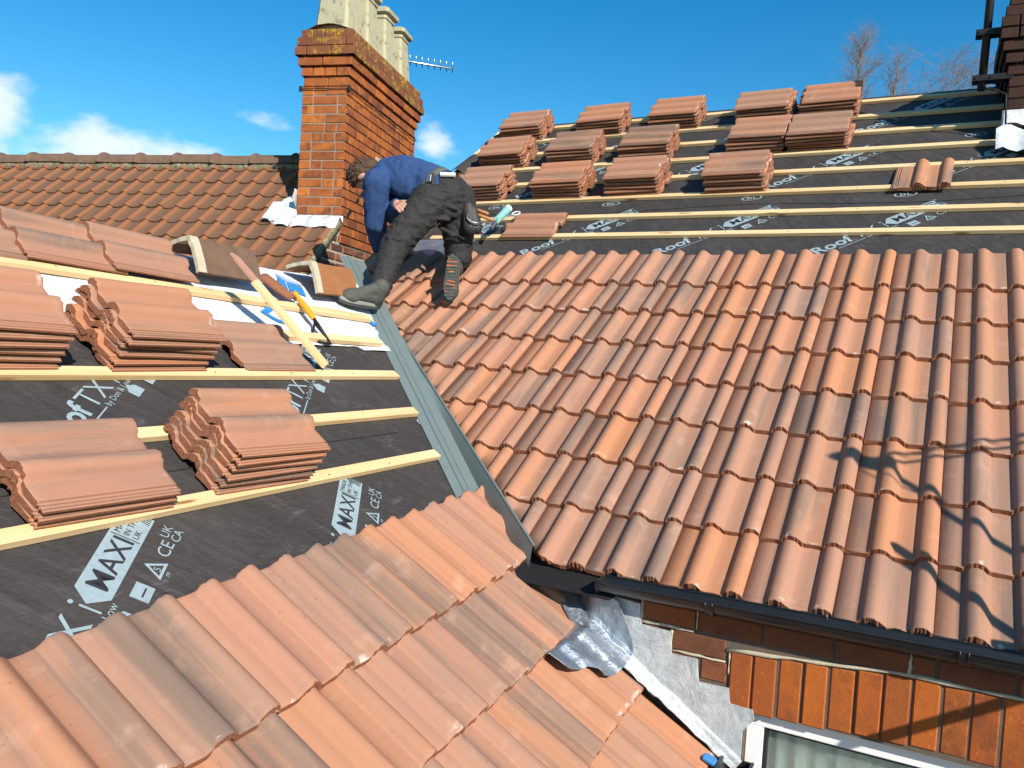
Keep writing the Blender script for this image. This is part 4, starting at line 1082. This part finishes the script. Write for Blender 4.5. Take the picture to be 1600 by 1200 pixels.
for i in range(9):
    f = i / 8; wv = .055 * math.sqrt(max(.02, 1 - (f * 1.1 - .35) ** 2 * 1.4))
    st.append([LP(.29 + .05 * f + (q / 6 - .5) * 2 * wv * .8, -.575 + .20 * f, -.062 + .032 * math.cos((q / 6 - .5) * 2.4)) for q in range(7)])
sweep(fr, None, st); o = obj('tile_fragment', fr, 'tile_edge', smooth=True); md = o.modifiers.new('t', 'SOLIDIFY'); md.thickness = .012
tag(o, 'broken rounded piece of orange tile on white membrane behind the slat', 'tile fragment'); centre(o)
tl = thing('hand_tool', 'yellow handled tool with two steel prongs lying across a batten', 'hand tool', LP(.33, -.2, -.05))
h0, h1, h2 = LP(.385, -.425, -.03), LP(.338, -.20, -.035), LP(.305, -.03, -.06)
bm = new_bm(); q = h1 - h0
tube(bm, [h0 - q * .02, h0, h0 + q * .08, h0 + q * .12, h0 + q * .5, h0 + q * .9, h1, h1 + q * .03], [.004, .016, .017, .013, .017, .016, .014, .009], 10); obj('handle', bm, 'yellow', tl)
bm = new_bm(); tube(bm, [h1, h1 + (h2 - h1) * .3, h2 + LP(0.02, 0, 0) - LP(0, 0, 0)], [.008, .012, .005], 8); tube(bm, [h1 + (h2 - h1) * .1, LP(.285, -.12, -.07), LP(.262, -.055, -.075)], [.006, .006, .004], 8)
tube(bm, [LP(.262, -.055, -.075), LP(.30, -.03, -.07), LP(.335, -.025, -.068)], [.006, .007, .006], 8); obj('prongs', bm, 'iron', tl)

# ------------------------------------------------------------------ mast on the shaded stack
ms = thing('aerial_mast', 'dark aerial mast held off the shaded brick stack by two brackets', 'mast', (2.80, 3.45, 7.7))
bm = new_bm(); tube(bm, [V((2.80, 3.44, 7.76)), V((2.825, 3.44, 9.4))], .026, 10); obj('mast_pole', bm, 'iron', ms)
for z in (7.83, 8.135):
    bm = new_bm(); box(bm, Matrix.Translation((2.86, 3.40, z)), (.24, .012, .04), .002); box(bm, Matrix.Translation((2.86, 3.48, z)), (.24, .012, .04), .002)
    for x in (2.76, 2.85): tube(bm, [V((x, 3.385, z)), V((x, 3.495, z))], .007, 6)
    obj('bracket', bm, 'iron', ms)
bm = new_bm(); tube(bm, [V((2.80, 3.42, 7.80)), V((2.83, 3.40, 7.755)), V((2.89, 3.39, 7.735)), V((2.945, 3.38, 7.70)), V((2.955, 3.37, 7.5))], .006, 6); obj('cable', bm, 'dull_black', ms)

# ------------------------------------------------------------------ bare winter trees beyond the ridge
def tree(name, label, x, y, h, spread, upright, n_main, seed, top_from=.45):
    r = random.Random(seed); t = thing(name, label, 'tree', (x, y, 0), 'bare trees beyond the ridge')
    bm = new_bm(); tube(bm, [V((x, y, 0)), V((x + .1, y, h * .4)), V((x, y + .1, h * .75)), V((x, y, h * .97))], [.24, .18, .07, .012], 8); obj('trunk', bm, 'bark', t)
    bm = new_bm()
    def grow(p, d, ln, rad, lvl):
        n = 3; pts = [p]; q = p
        for i in range(n):
            d = (d + V((r.gauss(0, .16), r.gauss(0, .16), r.gauss(.05, .10)))).normalized(); q = q + d * ln / n; pts.append(q)
        tube(bm, pts, [rad, rad * .8, rad * .62, rad * .45], 4 if lvl < 2 else 3, cap=False)
        if lvl >= 4 or ln < .16: return
        for k in range(4 if lvl < 3 else 3):
            f = r.uniform(.25, 1); i = min(2, int(f * 3)); b = pts[i].lerp(pts[i + 1], f * 3 - i)
            nd = (d * upright + V((r.gauss(0, 1), r.gauss(0, 1), r.gauss(.35, .5))) * (1.25 - upright * .5)).normalized()
            grow(b, nd, ln * r.uniform(.5, .75), rad * .55, lvl + 1)
    for k in range(n_main):
        z = h * (top_from + (.95 - top_from) * (k / n_main) ** .8); a = r.uniform(0, 6.28)
        rem = (h - z) * .55 + spread * .35
        dd = V((math.cos(a) * (1.1 - upright), math.sin(a) * (1.1 - upright), .45 + upright)).normalized()
        grow(V((x, y, z)), dd, min(rem, spread), .017, 1)
    obj('crown', bm, 'bark', t)
tree('poplar_tree', 'tall narrow bare poplar above the row of stacks on the ridge', -.75, 29.7, 18.3, 1.15, .95, 44, 5, .66)
tree('birch_tree', 'shorter bare tree with fine twigs right of the poplar', .45, 30.3, 17.6, 1.1, .8, 26, 9, .72)
tree('bare_tree', 'broad bare tree with spreading reddish branches left of the mast', 2.0, 31.1, 17.3, 2.1, .45, 30, 14, .66)
tree('ash_tree', 'wispy bare tree with long branches nearest the shaded stack', 3.35, 31.8, 17.7, 1.7, .6, 20, 23, .70)

# ------------------------------------------------------------------ scaffold and aerial off to the right, whose shadows fall on the tiles and the wall
scf = thing('scaffold', 'galvanised scaffold poles standing in front of the eaves', 'scaffold', (4.2, -.6, 0))
def pole(name, a, b, par=None, rad=.0185, m='steel'):
    bm = new_bm(); tube(bm, [V(a), V(b)], rad, 10); return obj(name, bm, m, par)
tp = RP(2.588, .366, -.03) + SUN * 1.5
pole('standard', (tp.x, tp.y, 5.46), tp, scf); pole('ledger', (tp.x - .04, tp.y - .05, 5.50), (tp.x + 3, tp.y - .05, 5.50), scf)
w0 = V((3.0, .12, 4.7)) + SUN * 1.2
pole('standard', (w0.x, w0.y, 0), (w0.x, w0.y, 5.62), scf, .03); pole('standard', (w0.x + 2.2, w0.y, 0), (w0.x + 2.2, w0.y, 6.2), scf)
pole('brace', V((2.45, .12, 4.49)) + SUN * 1.2, V((3.06, .12, 4.86)) + SUN * 1.2, scf)
bm = new_bm(); box(bm, Matrix.Translation((w0.x + 1.2, w0.y + .05, 5.25)), (2.4, .04, .22), .002); obj('toe_board', bm, 'timber', scf)
a2 = thing('tv_aerial', 'large television aerial on a mast right of the frame, known by its shadow', 'aerial', RP(2.5, .8) + SUN * 2.2)
t0 = RP(2.50, .80, -.02) + SUN * 2.2; t1 = RP(3.25, 1.12, -.02) + SUN * 1.9; t1.z = t0.z + .02
pole('mast', t0 - V((0, 0, 1.5)), t0 + V((0, 0, .06)), a2, .0145, 'alu')
for k in (-1, 1):
    o_ = V((0, 0, .026 * k)); pole('boom', t0 + o_ - (t1 - t0) * .05, t1 + o_, a2, .008, 'alu')
dd = (t1 - t0).cross(V((0, 0, 1))).normalized()
for i in range(7):
    c = t0 + (t1 - t0) * (.14 + .13 * i); pole('element', c - dd * .07 + V((0, 0, -.04)), c + dd * .07 + V((0, 0, .06)), a2, .003, 'alu')
bm = new_bm(); box(bm, Matrix.Translation(t0 + V((-.02, 0, .0))) @ Matrix.Rotation(.4, 4, 'Y'), (.12, .05, .09), .01); box(bm, Matrix.Translation(t0 + V((-.09, 0, .03))) @ Matrix.Rotation(-.5, 4, 'Y'), (.10, .04, .05), .01); obj('junction_box', bm, 'dull_black', a2)
bm = new_bm(); tube(bm, [t0 + V((-.12, 0, 0)), t0 + V((-.10, 0, -.12)), t0 + V((-.03, 0, -.22)), t0 + V((0, 0, -.34))], .004, 5); obj('cable', bm, 'dull_black', a2)

# ------------------------------------------------------------------ the roofer: bent over the head of the valley
class Blob:
    """Overlapping tapered capsules and ellipsoids, fused into one skin by a voxel remesh."""
    def __init__(s): s.bm = bmesh.new()
    def cap(s, a, b, ra, rb, n=18):
        a, b = V(a), V(b); d = (b - a); L = d.length; d.normalize(); u = d.orthogonal().normalized(); w = d.cross(u)
        rings = []; K = 6
        prof_ = [(-math.cos(math.pi / 2 * k / K) * ra, math.sin(math.pi / 2 * k / K) * ra) for k in range(K + 1)] + [(L + math.sin(math.pi / 2 * k / K) * rb, math.cos(math.pi / 2 * k / K) * rb) for k in range(K + 1)]
        for x, r in prof_[1:-1]:
            rings.append([s.bm.verts.new(a + d * x + (u * math.cos(6.28319 * k / n) + w * math.sin(6.28319 * k / n)) * r) for k in range(n)])
        p0 = s.bm.verts.new(a - d * ra); p1 = s.bm.verts.new(b + d * rb)
        for A, B in zip(rings, rings[1:]):
            for k in range(n): s.bm.faces.new((A[k], A[(k + 1) % n], B[(k + 1) % n], B[k]))
        for k in range(n):
            s.bm.faces.new((p0, rings[0][(k + 1) % n], rings[0][k])); s.bm.faces.new((p1, rings[-1][k], rings[-1][(k + 1) % n]))
    def chain(s, pts):
        for (a, ra), (b, rb) in zip(pts, pts[1:]): s.cap(a, b, ra, rb)
    def ell(s, c, ax, r):
        """ax: three axes (vectors), r: three radii."""
        m = Matrix([V(a).normalized() * q for a, q in zip(ax, r)]).transposed().to_4x4(); m.translation = V(c)
        bmesh.ops.create_uvsphere(s.bm, u_segments=28, v_segments=18, radius=1, matrix=m)
    def build(s, name, mats, parent, vox=.006, smooth=6, wr=None, deform=None):
        bmesh.ops.recalc_face_normals(s.bm, faces=s.bm.faces)
        me = bpy.data.meshes.new(name); s.bm.to_mesh(me); s.bm.free()
        o = bpy.data.objects.new(name, me); C.objects.link(o)
        r = o.modifiers.new('r', 'REMESH'); r.mode = 'VOXEL'; r.voxel_size = vox
        q = o.modifiers.new('s', 'SMOOTH'); q.iterations = smooth; q.factor = .5
        dg = bpy.context.evaluated_depsgraph_get(); m2 = bpy.data.meshes.new_from_object(o.evaluated_get(dg))
        bpy.data.objects.remove(o); bpy.data.meshes.remove(me)
        bm = bmesh.new(); bm.from_mesh(m2); bpy.data.meshes.remove(m2)
        if wr:
            bm.normal_update()
            for v in bm.verts: v.co += v.normal * wr(v.co)
        return obj(name, bm, mats, parent, smooth=True)
man = thing('person', 'man in blue jumper and dark work trousers bent over at the valley head', 'person', (-.3, 1.6, 6.3))
rtoe, rheel, rank, rknee, rhip = V((-.072, 1.50, 6.135)), V((-.094, 1.535, 6.36)), V((-.125, 1.615, 6.385)), V((-.262, 1.835, 6.425)), V((-.262, 1.765, 6.80))
lhip, lknee, lank = V((-.345, 1.575, 6.755)), V((-.462, 1.37, 6.435)), V((-.372, 1.118, 6.135))
pel, waist, chest, uch, neck = V((-.305, 1.672, 6.815)), V((-.43, 1.655, 6.885)), V((-.585, 1.635, 6.93)), V((-.705, 1.615, 6.945)), V((-.79, 1.59, 6.925))
lsh, lelb, lwr = V((-.700, 1.455, 6.865)), V((-.745, 1.525, 6.610)), V((-.862, 1.735, 6.465))
rsh, relb, rwr = V((-.775, 1.775, 6.965)), V((-.685, 1.640, 6.690)), V((-.528, 1.462, 6.722))
hc = V((-.872, 1.545, 6.945))
# skin: one continuous body under the clothes, with the head, ears and both hands showing
b = Blob()
b.chain([(pel, .115), (waist, .11), (chest, .125), (uch, .105), (neck, .058), (hc + V((.02, .01, -.01)), .056)])
hx, hup = V((-.90, -.10, -.25)).normalized(), None                # crown direction
face = V((-.28, .12, -.95)); face = (face - hx * face.dot(hx)).normalized(); hs = hx.cross(face).normalized()
b.ell(hc, (hx, face, hs), (.108, .096, .078))
b.ell(hc + face * .040 - hx * .048, (hx, face, hs), (.062, .056, .056))                    # jaw
b.cap(hc + face * .088 + hx * .012, hc + face * .112 - hx * .018, .011, .015)            # nose
for s_ in (-1, 1):
    b.ell(hc + hs * .092 * s_ + face * .020 - hx * .020, (hx + face * .3, face - hx * .3, hs), (.033, .019, .013))   # ears
    b.cap(hc + face * .086 + hx * .030 + hs * .012 * s_, hc + face * .082 + hx * .032 + hs * .040 * s_, .009, .007)
b.cap(hc + face * .092 - hx * .048 - hs * .02, hc + face * .092 - hx * .048 + hs * .02, .008, .008)
b.chain([(lsh, .05), (lelb, .042), (lwr, .029)]); b.chain([(rsh, .05), (relb, .042), (rwr, .029)])
b.chain([(lhip, .085), (lknee, .055), (lank, .04)]); b.chain([(rhip, .085), (rknee, .055), (rank, .042)])
def hand(wr_, d, nrm, side, curl, ln=1.0):
    """Palm from the wrist along d; nrm out of the back of the hand; thumb on side."""
    d = V(d).normalized(); nrm = V(nrm); nrm = (nrm - d * nrm.dot(d)).normalized(); sd = d.cross(nrm) * side
    pc = wr_ + d * .045
    for k in range(4):
        o_ = (k - 1.5) * .019
        b.cap(wr_ + sd * o_ * .7, wr_ + d * .085 + sd * o_, .015, .0125)
    for k, L in enumerate((.072, .082, .076, .060)):
        p = wr_ + d * .086 + sd * (k - 1.5) * .0205; dd = d; r = .0098
        for seg, f in enumerate((.44, .32, .24)):
            a = curl * (1.0 + .10 * k) * (.55 if seg == 0 else .75); dd = (dd * math.cos(a) - nrm * math.sin(a)).normalized() if seg == 0 else (dd * math.cos(a) + dd.cross(sd * side) * 0 + (-(nrm * math.cos(curl * seg * .7) + d * math.sin(curl * seg * .7))) * math.sin(a)).normalized()
            q = p + dd * L * f * ln; b.cap(p, q, r, r * .9, 10); p = q; r *= .92
    t0 = wr_ + d * .022 - sd * .030; t1 = t0 + (d * .55 - sd * .72 - nrm * .35).normalized() * .040; t2 = t1 + (d * .9 - sd * .2 - nrm * .4).normalized() * .034
    b.cap(wr_ + d * .012 - sd * .014, t0, .015, .014, 10); b.cap(t0, t1, .013, .011, 10); b.cap(t1, t2, .011, .0085, 10)
hand(rwr, (.55, -.45, -.18), (-.35, -.55, .75), 1, .55)
hand(lwr, (-.30, .62, -.70), (-.40, -.55, -.30), -1, .45)
b.build('body', 'skin', man, .0042, 3)
# hair: short, brown, over the crown and the back of the head
b = Blob()
b.ell(hc + hx * .012 - face * .012, (hx, face, hs), (.114, .092, .085))
b.ell(hc - hx * .050 - face * .040, (hx, face, hs), (.070, .060, .070))
for k in range(420):
    n_ = V((rng.gauss(0, 1), rng.gauss(0, 1), rng.gauss(0, 1))).normalized()
    if n_.dot(face) > .52 + .40 * n_.dot(hx): continue
    p = hc + hx * .010 - face * .020 + hx * n_.dot(hx) * .110 + face * n_.dot(face) * .086 + hs * n_.dot(hs) * .080
    d_ = (hx * .75 + face * (.55 if n_.dot(hx) > .2 else -.1) + n_ * .28 + V((rng.gauss(0, .16), rng.gauss(0, .16), rng.gauss(0, .16)))).normalized()
    b.cap(p, p + d_ * rng.uniform(.016, .032), .0085, .0035, 6)
b.build('hair', 'hair', man, .0032, 1)
# jumper
def fold(sc_, amp, st=(1, 1, 1)):
    return lambda c: amp * noise.noise(V((c.x * sc_ * st[0], c.y * sc_ * st[1], c.z * sc_ * st[2]))) + amp * .45 * noise.noise(c * sc_ * 2.3)
b = Blob()
lat = (rsh - lsh).normalized()
b.chain([(pel + (waist - pel) * .35, .150), (waist, .146), (chest, .152), (uch, .128), (neck - (neck - uch) * .15, .074)])
b.ell(chest + V((0, 0, .0)), ((chest - waist).normalized(), lat, V((0, 0, 1))), (.20, .185, .148))
b.ell(waist + V((.02, 0, -.035)), ((chest - waist).normalized(), lat, V((0, 0, 1))), (.15, .17, .135))
b.ell(uch, ((chest - waist).normalized(), lat, V((0, 0, 1))), (.12, .20, .115))
b.chain([(uch + (lsh - uch) * .6, .095), (lsh, .094), (lelb, .076), (lwr - (lwr - lelb) * .10, .050)])
b.chain([(uch + (rsh - uch) * .6, .095), (rsh, .086), (relb, .066), (rwr - (rwr - relb) * .12, .046)])
b.build('jumper', 'knit', man, .0065, 8, wr=fold(16, .0075, (1.4, 1, .8)))
def crease(c):
    # sharp-ridged cloth folds: ridged noise stretched round the limbs
    q = V((c.x * 9, c.y * 9, c.z * 22)); r1 = 1 - abs(noise.noise(q + V((3, 1, 7))) * 1.6); r2 = 1 - abs(noise.noise(V((c.x * 24 + c.z * 16, c.y * 24, c.z * 30 - c.x * 12))) * 1.5)
    return .010 * (r1 - .6) + .005 * (r2 - .6)
# trousers with a padded knee and baggy seat
b = Blob()
hipax = (rhip - lhip).normalized()
b.ell(pel + V((.02, -.01, -.005)), (hipax, (pel - waist).normalized(), V((0, 0, 1))), (.182, .138, .145))
b.chain([(pel + (waist - pel) * .42, .142), (pel, .15)])
b.chain([(lhip, .128), (lhip + (lknee - lhip) * .5, .112), (lknee, .092)]); b.chain([(lknee, .092), (lknee + (lank - lknee) * .45, .076), (lank + V((.005, .0, -.005)), .066)])
b.ell(lknee + V((.02, .02, .035)), ((1, 0, 0), (0, 1, 0), (0, 0, 1)), (.10, .088, .05))
b.chain([(rhip, .128), (rhip + (rknee - rhip) * .5, .112), (rknee, .09)]); b.chain([(rknee, .09), (rknee + (rank - rknee) * .5, .08), (rank, .068)])
b.cap(lhip + V((-.02, -.06, -.08)), lhip + (lknee - lhip) * .55 + V((-.02, -.05, 0)), .072, .070)      # thigh pocket
up_ = V((0, 0, 1)); back = V((.45, -.85, .25)).normalized()
for p0, p1, p2, r_ in [((-.485, 1.315, 6.49), (-.44, 1.285, 6.47), (-.385, 1.31, 6.47), .022), ((-.485, 1.30, 6.41), (-.44, 1.265, 6.39), (-.385, 1.29, 6.41), .019),
                       ((-.44, 1.40, 6.62), (-.36, 1.42, 6.58), (-.28, 1.55, 6.60), .022), ((-.40, 1.42, 6.70), (-.31, 1.50, 6.64), (-.22, 1.62, 6.64), .020),
                       ((-.30, 1.63, 6.60), (-.22, 1.66, 6.55), (-.16, 1.72, 6.53), .020), ((-.32, 1.52, 6.80), (-.24, 1.56, 6.73), (-.17, 1.64, 6.71), .018), ((-.30, 1.72, 6.52), (-.22, 1.74, 6.49), (-.17, 1.79, 6.50), .018)]:
    b.chain([(p0, r_ * .6), (p1, r_), (p2, r_ * .6)])
b.build('trousers', 'trousers', man, .0065, 7, wr=crease)
# belt, shirt tail and tags
wax = (waist - pel).normalized()
def hoop(c, ax, rx, ry, w_, off, mat_, name, parent, a0=0, a1=6.28319, lift=0):
    bm = new_bm(); u = hipax - ax * hipax.dot(ax); u.normalize(); w2 = ax.cross(u); st = []
    n = 48
    for i in range(n + 1):
        a = a0 + (a1 - a0) * i / n
        p = c + u * math.cos(a) * (rx + off) + w2 * math.sin(a) * (ry + off)
        st.append([p - ax * w_, p + ax * w_])
    sweep(bm, None, st); o = obj(name, bm, mat_, parent, smooth=True); m_ = o.modifiers.new('t', 'SOLIDIFY'); m_.thickness = .004; return o
bc = pel + wax * .075
hoop(bc, wax, .165, .150, .024, 0, 'belt', 'belt', man)
# boots
def boot(name, heel, toe, up, sole_out, parent):
    d = (toe - heel).normalized(); up = V(up); up = (up - d * up.dot(d)).normalized(); sd = d.cross(up); L = (toe - heel).length
    t = part_empty(name, (heel + toe) / 2, parent) if False else None
    b = Blob()
    b.chain([(heel + up * .045 + d * .045, .046), (heel + d * .14 + up * .045, .042), (toe - d * .05 + up * .030, .040)])
    b.chain([(heel + up * .05 + d * .05, .05), (heel + up * .115 + d * .048, .052)])
    b.ell(toe - d * .055 + up * .022, (d, sd, up), (.062, .050, .034)); b.ell(heel + d * .05 + up * .03, (d, sd, up), (.055, .042, .045))
    b.cap(heel + d * .09 + up * .095, toe - d * .10 + up * .05, .036, .034)
    up_o = b.build(name, 'boot', parent, .005, 4, wr=fold(40, .002))
    out = []
    for k in range(36):
        a = 6.28319 * k / 36; x = math.cos(a); y = math.sin(a)
        wd = .041 + .012 * (.5 + .5 * x) - .008 * math.exp(-((x + .15) / .35) ** 2); out.append(heel + d * (L / 2 + .006 + x * (L / 2 + .012)) + sd * y * wd)
    def layer(z0, z1, mat_, nm, k=1.0):
        bm = new_bm(); c = (heel + toe) / 2; prism(bm, [c + (p - c) * k + up * z0 for p in out], up * (z1 - z0)); o2 = obj(nm, bm, mat_, None, angle=40)
        me_org = up_o
        o2.parent = up_o; o2.location = -V((0, 0, 0)); 
        org = V((0, 0, 0)); p = up_o
        while p is not None: org += p.location; p = p.parent
        o2.location = -org; return o2
    bm = new_bm()
    for k in range(5):
        c = heel + d * (L * (.36 + .085 * k)) + up * (.112 - .013 * k); tube(bm, [c - sd * .030 - up * .012, c + up * .004, c + sd * .030 - up * .012], .0035, 5); tube(bm, [c - sd * .028 - up * .01, c + d * .02 + up * .001, c + d * L * .085 + sd * .028 - up * .02], .003, 5)
    lc = obj('laces', bm, 'belt', None); org = V((0, 0, 0)); p = up_o
    while p is not None: org += p.location; p = p.parent
    lc.parent = up_o; lc.location = -org
    layer(-.022, -.002, 'sole', 'outsole'); layer(-.002, .016, 'pale_sole' if sole_out is None else 'boot', 'midsole', 1.02)
    if sole_out:
        bm = new_bm()
        for f, wv, tl in [(.06, .03, .12), (.17, .034, .05), (.26, .034, .06), (.42, .016, 0), (.62, .028, .16), (.70, .038, .16), (.80, .040, -.05), (.88, .036, .12)]:
            box(bm, frame(sd, d, up, heel + d * (L * f) - up * .0225) @ Matrix.Rotation(tl, 4, 'Z'), (wv * 2, .006 if f != .42 else .018, .004))
        for f, y_ in [(.10, -.02), (.30, -.015), (.52, .02), (.58, .022), (.76, .025), (.90, .01)]: box(bm, frame(sd, d, up, heel + d * (L * f) + sd * y_ - up * .0225), (.008, .008, .005))
        o3 = obj('orange_tread', bm, 'orange_rubber', None); org = V((0, 0, 0)); p = up_o
        while p is not None: org += p.location; p = p.parent
        o3.parent = up_o; o3.location = -org
        bm = new_bm()
        for i in range(13): box(bm, frame(sd, d, up, heel + d * (L * (.06 + .075 * i)) - up * .0235), (.074 if i > 5 else .062, .010, .006), .001)
        o4 = obj('tread_block', bm, 'sole', None); o4.parent = up_o; o4.location = -org
    return up_o
boot('boot', V((-.335, 1.085, 6.035)), V((-.412, .82, 6.055)), (.50, -.10, .86), None, man)
boot('boot', V((-.098, 1.505, 6.39)), V((-.070, 1.455, 6.115)), (-.38, .90, .06), True, man)

def strip(a, b_, wv, nrm, mat_, name, parent, th=.006):
    a, b_ = V(a), V(b_); d = (b_ - a).normalized(); nrm = V(nrm); n_ = (nrm - d * nrm.dot(d)).normalized()
    bm = new_bm(); box(bm, frame(d, n_.cross(d), n_, (a + b_) / 2), ((b_ - a).length, wv, th), .0015); return obj(name, bm, mat_, parent)

# tool belt pouch at his right hip, and the teal tool beside it
pch = thing('tool_pouch', 'black leather tool pouch with wooden handles hanging at the roofer\'s right hip', 'tool pouch', (-.10, 1.79, 6.66))
b = Blob(); b.cap((-.150, 1.735, 6.735), (-.120, 1.72, 6.60), .052, .046); b.cap((-.125, 1.75, 6.72), (-.085, 1.745, 6.60), .045, .040); b.build('pouch_body', 'leather', pch, .006, 5, wr=fold(22, .004))
for a, c in [((-.115, 1.745, 6.735), (-.015, 1.78, 6.70)), ((-.10, 1.74, 6.70), (.015, 1.80, 6.66))]:
    bm = new_bm(); a, c = V(a), V(c); tube(bm, [a, a.lerp(c, .4), a.lerp(c, .9), c], [.009, .011, .012, .008], 8); obj('wooden_handle', bm, 'brown_handle', pch)
bm = new_bm(); tube(bm, [V((-.115, 1.675, 6.69)), V((-.112, 1.67, 6.655)), V((-.085, 1.672, 6.635)), V((-.06, 1.69, 6.628)), V((-.035, 1.71, 6.632))], [.004, .005, .006, .005, .004], 6); obj('steel_hook', bm, 'steel', pch)
tt = thing('teal_tool', 'teal and white hand tool with metal tip and white loop beside the pouch', 'hand tool', RP(-.21, 2.92))
e0, e1 = RP(-.245, 2.80, .045), RP(-.205, 3.02, .07); q = e1 - e0
bm = new_bm(); tube(bm, [e0 + q * .18, e0 + q * .25, e0 + q * .55, e0 + q * .85, e1, e1 + q * .06], [.022, .028, .026, .030, .028, .012], 12); obj('grip', bm, 'teal', tt)
bm = new_bm(); tube(bm, [e1 - q * .05, e1 + q * .06, e1 + q * .12], [.030, .029, .014], 12); obj('end_cap', bm, 'upvc', tt)
bm = new_bm(); prism(bm, [e0 + q * .26 + V((.022, 0, .012)), e0 + q * .26 - V((.026, 0, -.006)), e0 - q * .10 + V((.014, 0, -.01)), e0 - q * .12 + V((.028, 0, -.012))], NRv * .016); obj('metal_tip', bm, 'steel', tt)
bm = new_bm(); c = e1 + V((.062, .01, -.035)); tube(bm, [c + (V((1, 0, 0)) * math.cos(a) + V((0, cp, sp)) * math.sin(a)) * .028 * (1 + .2 * math.sin(a)) for a in [6.28319 * k / 16 for k in range(17)]], .005, 6); obj('loop', bm, 'upvc', tt)
# cord from his right side down to the tiles
bm = new_bm(); tube(bm, [V((-.16, 1.70, 6.47)), V((-.24, 1.66, 6.40)), V((-.36, 1.66, 6.33)), V((-.52, 1.70, 6.27))], .004, 5); o = obj('cord', bm, 'dull_black'); tag(o, 'thin black cord trailing over the tiles behind the roofer\'s knee', 'cord'); centre(o)
# details on the clothes
rear = V((.50, -.80, .35))
strip((-.262, 1.548, 6.922), (-.180, 1.603, 6.927), .026, (.3, -.7, .6), 'shirt', 'shirt_tail', man, .016)
for a in (.0,):
    strip((-.300, 1.520, 6.925), (-.286, 1.512, 6.845), .022, rear, 'dull_black', 'belt_strap', man, .012)
strip((-.335, 1.500, 6.885), (-.300, 1.502, 6.890), .05, rear, 'steel', 'belt_buckle', man, .006)
